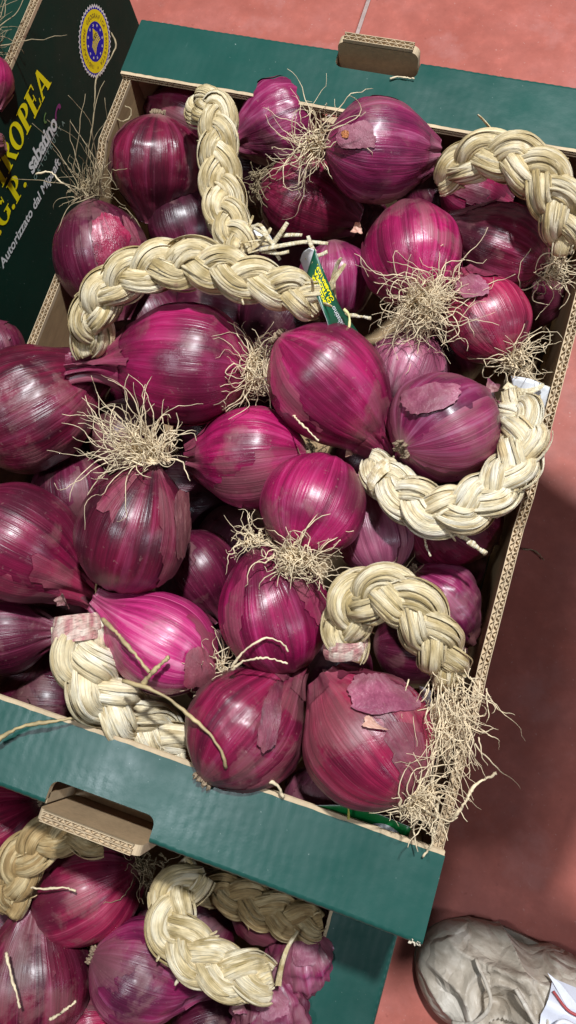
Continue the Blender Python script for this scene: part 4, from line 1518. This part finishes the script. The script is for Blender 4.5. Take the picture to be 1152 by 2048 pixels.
def norm_text(txt, bold=.0):
    V, Fc = glyphs(txt, 1.0, bold)
    xs = [v[0] for v in V]; ys = [v[1] for v in V]
    return [((v[0] - min(xs)) / (max(xs) - min(xs)), (v[1] - min(ys)) / (max(ys) - min(ys))) for v in V], Fc


for k, tx in enumerate(('CIPOLLA ROSSA', 'DI TROPEA', 'CALABRIA I.G.P.')):
    V, Fc = norm_text(tx, .03)
    V = [(x, y) for x, y in V]
    # letters run along the sheet, lines lie side by side
    V2 = [(1 - y, x) for x, y in V]
    on_sheet(tg, A, B, NN, [(a, 1 - b) for a, b in V2], Fc, .10, .42, .20 + .24 * k, .38 + .24 * k, YEL, 'tag_lettering')
V, Fc = disc(.5, 24, .04)
on_sheet(tg, A, B, NN, [(a + .5, b + .5) for a, b in V], Fc, .72, .92, .12, .80, YEL, 'tag_seal')
V, Fc = disc(.5, 24)
on_sheet(tg, A, B, NN, [(a + .5, b + .5) for a, b in V], Fc, .77, .87, .30, .62, BLU, 'tag_seal', .0005)
V, Fc = norm_text('sabatino', .01)
on_sheet(tg, A, B, NN, [(1 - y, 1 - x) for x, y in V], Fc, .46, .68, .45, .70, WPAP, 'tag_lettering')
o, *_ = sheet('paper_label', [(600, 520, .045), (606, 505, .060), (618, 497, .066)], [(612, 552, .045), (622, 530, .056), (629, 500, .064)], WPAP, WPAP)
tag(o, 'white back fold of a tag standing left of the green hanging tag', 'label')
o, *_ = sheet('paper_label', [(488, 470, .020), (505, 458, .030), (535, 462, .030)], [(500, 500, .020), (520, 500, .028), (552, 492, .022)], WPAP, WPAP)
tag(o, 'bluish white paper label under the lower end of the upright plait', 'label')
o, *_ = sheet('paper_label', [(1022, 752, .0), (1060, 758, .004), (1100, 775, .0)], [(1032, 812, -.01), (1058, 815, -.006), (1088, 822, -.01)], WPAP, WPAP)
tag(o, 'white card leaning on the right wall above the ring plait', 'label')
o, *_ = sheet('paper_label', [(838, 1372, .010), (850, 1376, .012), (862, 1382, .010)], [(842, 1412, .004), (852, 1414, .004), (862, 1412, .004)], WPAP, WPAP)
tag(o, 'small white scrap beneath the knotted plait beside the biggest onion', 'label')
cd, A, B, NN = sheet('green_card', [(598, 1612, -.004), (700, 1612, -.002), (760, 1630, -.006), (822, 1655, -.012)],
                     [(598, 1670, -.030), (690, 1700, -.030), (745, 1720, -.030), (800, 1735, -.030)], CGREEN, WPAP)
tag(cd, 'bright green card with a blue and white round mark behind the front rim', 'card')
V, Fc = disc(.5, 30)
on_sheet(cd, A, B, NN, [(b + .5, a + .5) for a, b in V], Fc, .60, .98, .14, .86, WPAP, 'round_mark')
on_sheet(cd, A, B, NN, [(b + .5, a + .5) for a, b in V], Fc, .66, .92, .24, .76, plain('sky_blue_ink', (.02, .22, .75), .4), 'round_mark', .0006)
stem('yellow band looped over the green card', [(688, 1612, .006), (694, 1606, .008), (697, 1616, .006), (697, 1660, -.008)], .0008, plain('yellow_band', (.62, .55, .12), .4), 'band', 'elastic_band', .0001)
# elastic band on the hanging tag
stem('pale yellow loop hanging on the green tag', [(688, 618, .048), (698, 632, .046), (698, 655, .044), (689, 671, .044)], .0009, plain('pale_band', (.72, .66, .30), .4), 'band', 'elastic_band', .0001)


# ---------------------------------------------------------------- creased shoe on the floor
def shoe_mat():
    m, nt, bs = newmat('taupe_coated_fabric')
    N = NT(nt)
    tc = N.n('ShaderNodeTexCoord').outputs['Object']
    a = N.noise(N.map(tc, (1, 1, 1), (2, 1, 0)), 24, 5, .6, 1.0)
    c = N.ramp(a, [(.32, (.26, .21, .16)), (.5, (.46, .40, .32)), (.70, (.62, .57, .49))])
    N.l(c, bs.inputs['Base Color'])
    bs.inputs['Roughness'].default_value = .42
    bs.inputs['Specular IOR Level'].default_value = .35
    vo = N.n('ShaderNodeTexVoronoi', feature='DISTANCE_TO_EDGE')
    vo.inputs['Scale'].default_value = 34
    wn = N.n('ShaderNodeTexNoise')
    wn.inputs['Scale'].default_value = 22
    N.l(tc, wn.inputs['Vector'])
    mx = N.mix(.06, tc, wn.outputs['Color'])
    N.l(mx, vo.inputs['Vector'])
    cr_ = N.ramp(vo.outputs['Distance'], [(0.0, 0.0), (.22, 1.0)])
    b0 = N.bump(cr_, .55, .0035)
    N.l(N.bump(N.noise(tc, 90, 4, .6, 1.4), .45, .002, b0), bs.inputs['Normal'])
    return m


SHO = shoe_mat()
tipP = PX(836, 1905, -.275)
axd = PX(1152, 2062, -.275) - tipP
axd[2] = 0
axd = unit(axd)
lat = np.cross(Z, axd)
tipP[2] = 0
sh = empty('shoe', tipP)
tag(sh, 'creased taupe shoe toe with a white laced panel on the red floor', 'shoe')
Ls, n, m = .19, 120, 80
V = []
for i in range(n + 1):
    s = i / n
    hw = .054 * (1 - (1 - min(1, s * 2.4)) ** 2.3) ** .55 * (1 - .06 * max(0, s - .5))
    ht = .014 + .050 * (1 - (1 - min(1, s * 2.1)) ** 2.0) ** .6 + .030 * max(0, s - .35)
    for j in range(m + 1):
        a = math.pi * j / m
        x = math.cos(a)
        y = math.sin(a) ** .72
        q = Vector((s * 9, x * 2.6, 1.7))
        q1 = mnoise.noise(Vector((s * 2.2, x * 1.1, 4)))
        u1 = s * 5.5 + x * 2.2 + q1 * 2.6
        u2 = s * 3.0 - x * 4.0 + q1 * 3.4 + 1.3
        env = min(1, s * 5) * max(0, min(1, (.57 - s) / .09 + (0 if x > -.25 else 1))) * (.4 + .6 * max(0, mnoise.noise(Vector((s * 3, x * 1.6, 8))) + .5))
        dsp = (.0120 * (1 - 2 * abs(math.sin(u1)) ** .6) + .0100 * (1 - 2 * abs(math.sin(u2)) ** .5)) * env
        rr_ = math.hypot((s - .40) * 2.6, (x + .02) * .75)
        ring_ = .0048 * math.exp(-((rr_ - .44) / .035) ** 2) + .0042 * math.exp(-((rr_ - .27) / .028) ** 2) - .006 * math.exp(-(rr_ / .16) ** 2)
        ring2 = 0
        r = 1 + (dsp + ring_ + ring2) / .05
        V.append(tipP + axd * (s * Ls) + lat * (hw * x * (1 + (r - 1) * .5)) + Z * (.006 + ht * y * r))
Fc = [(i * (m + 1) + j, (i + 1) * (m + 1) + j, (i + 1) * (m + 1) + j + 1, i * (m + 1) + j + 1) for i in range(n) for j in range(m)]
link('upper', V, Fc, SHO, sh, True)
V2 = []
for i in range(n + 1):
    s = i / n
    hw = .0495 * (1 - (1 - min(1, s * 2.4)) ** 2.3) ** .55
    V2.append((tipP + axd * (s * Ls - .001), hw))
SV, SF = [], []
for p, hw in V2:
    SV += [p - lat * hw + Z * .001, p + lat * hw + Z * .001, p - lat * hw + Z * .008, p + lat * hw + Z * .008]
for i in range(n):
    a, b = 4 * i, 4 * i + 4
    SF += [(a, b, b + 2, a + 2), (a + 1, a + 3, b + 3, b + 1), (a + 2, b + 2, b + 3, a + 3), (a, a + 1, b + 1, b)]
link('sole', SV, SF, plain('pale_sole', (.30, .26, .21), .6, .2), sh, False)


def shoe_pt(s, x, up=.0):
    hw = .054 * (1 - (1 - min(1, s * 2.4)) ** 2.3) ** .55 * (1 - .06 * max(0, s - .5))
    ht = .014 + .050 * (1 - (1 - min(1, s * 2.1)) ** 2.0) ** .6 + .030 * max(0, s - .35)
    return tipP + axd * (s * Ls) + lat * hw * x + Z * (.006 + ht * math.sqrt(max(0, 1 - x * x)) ** .72 + up)


def patch(name, loop, mat, up, th=.002):
    top = [shoe_pt(s, x, up) for s, x in loop]
    c = np.mean(top, axis=0)
    V = [c] + top + [p - Z * th for p in top]
    k = len(top)
    Fc = [(0, 1 + i, 1 + (i + 1) % k) for i in range(k)] + [(1 + i, 1 + k + i, 1 + k + (i + 1) % k, 1 + (i + 1) % k) for i in range(k)]
    return link(name, V, Fc, mat, sh, False)


SW = plain('white_panel', (.62, .64, .72), .4, .08, 40)
TAU2 = SHO
LCM = plain('white_lace', (.74, .76, .82), .55, .08, 200)
mbp = MB()
gv = []
for i in range(13):          # white tongue panel, follows the upper
    for j in range(13):
        s = .73 + .30 * i / 12 + .03 * abs(j - 6) / 6
        x = -.18 + (.98) * j / 12 - .06 * (1 - i / 12)
        gv.append(shoe_pt(s * .72, x, .0065 + .002 * math.sin(j * .9)))
gf = [(i * 13 + j, (i + 1) * 13 + j, (i + 1) * 13 + j + 1, i * 13 + j + 1) for i in range(12) for j in range(12)]
mbp.add(gv, gf)
mbp.build('tongue', SW, sh)


def lace(pts, r, mat, name):
    mb = MB()
    tube(mb, spline([shoe_pt(s * .72, x, u) for s, x, u in pts], 40), r, 8, flat=.7)
    return mb.build(name, mat, sh)


lace([(.96, .10, .012), (.86, .10, .017), (.80, .22, .018), (.83, .36, .018), (.92, .36, .017), (1.0, .26, .012)], .0024, LCM, 'lace')
lace([(.60, -.30, .010), (.66, -.36, .014), (.74, -.34, .016), (.82, -.26, .016), (.9, -.1, .014)], .0022, LCM, 'lace')
lace([(.55, .42, .012), (.66, .22, .013), (.78, -.02, .014)], .0022, SHO, 'strap')
lace([(.30, .55, .009), (.44, .10, .011), (.40, -.35, .009), (.30, -.62, .007)], .0018, SHO, 'seam')
lace([(.76, .62, .011), (.86, .50, .012), (.98, .52, .012)], .0012, plain('red_piping', (.38, .05, .05), .5), 'piping')
pt_ = [(.72, .78), (.80, .74), (.93, .58), (.86, .50)]
gv = [shoe_pt(a * .72, b, .0095) for a, b in pt_]
link('white_mark', gv + [p - Z * .001 for p in gv], [(0, 1, 2, 3), (0, 4, 5, 1), (1, 5, 6, 2), (2, 6, 7, 3), (3, 7, 4, 0)], LCM, sh, False)


# ---------------------------------------------------------------- loose flakes of dry skin between the onions
FK = [(212, 1160, .002, 26, 'curled tan skin flake beside the upright thin stem'), (128, 1200, .014, 30, 'brown dry skin shred by the binding of the cream plait'),
      (175, 745, .006, 34, 'dark dry skin shred below the left end of the longest plait'), (598, 905, .006, 26, 'tan skin flake between the three central onions'),
      (985, 775, .024, 26, 'pink curl of skin at the tip of the round mauve onion'), (700, 905, .004, 22, 'dry skin flake at the knot of the ring plait'),
      (60, 1415, -.02, 30, 'greyish skin flake behind the left end of the front rim'), (662, 1350, .014, 24, 'brown skin flake under the binding of the knotted plait'),
      (835, 1630, -.02, 20, 'tan skin flake in the front right corner'), (715, 455, -.005, 20, 'small tan flake by the dull roots right of the tag'),
      (480, 2015, -.13, 26, 'pink skin flake at the bottom picture edge'), (20, 1880, -.13, 22, 'brown flake below the brownish plait'),
      (1060, 480, -.01, 22, 'purple flake at the root end of the purple wall onion')]
for i, (u, v, z, px, lb) in enumerate(FK):
    rnd = np.random.RandomState(i + 5)
    c = PX(u, v, z)
    R_ = px * depth(c) / F * .62
    a, b = unit(rnd.randn(3) * [1, 1, .35]), None
    nrm = unit(np.array([rnd.randn() * .35, rnd.randn() * .35, 1]))
    a = unit(np.cross(nrm, a)); b = np.cross(nrm, a)
    V, AT = [], []
    m = 12
    for p in range(m + 1):
        for q in range(m + 1):
            x, y = p / m * 2 - 1, q / m * 2 - 1
            rr = 1 + .25 * mnoise.noise(Vector((x * 2, y * 2, i)))
            cu = .55 * x * x + .3 * mnoise.noise(Vector((x * 1.5, y * 1.5, i + 9)))
            V.append(c + R_ * (a * x * rr * .8 + b * y * rr * .55 * (1.2 - .5 * x) + nrm * cu))
            AT.append((x * .5, i, y * .2))
    Fc = [(p * (m + 1) + q, (p + 1) * (m + 1) + q, (p + 1) * (m + 1) + q + 1, p * (m + 1) + q + 1) for p in range(m) for q in range(m)]
    k = len(V)
    V += [v_ - nrm * .0002 for v_ in V]
    Fc += [tuple(x + k for x in f[::-1]) for f in Fc]
    o = link('skin_flake', V, Fc, [TAN_SK, BRO_SK, PLUM_SK, PALE_SK][(0, 1, 2, 0, 3, 0, 1, 1, 0, 0, 3, 1, 2)[i]], None, True, {'sc': AT + AT})
    tag(o, lb, 'skin flake', 'loose flakes of dry onion skin')
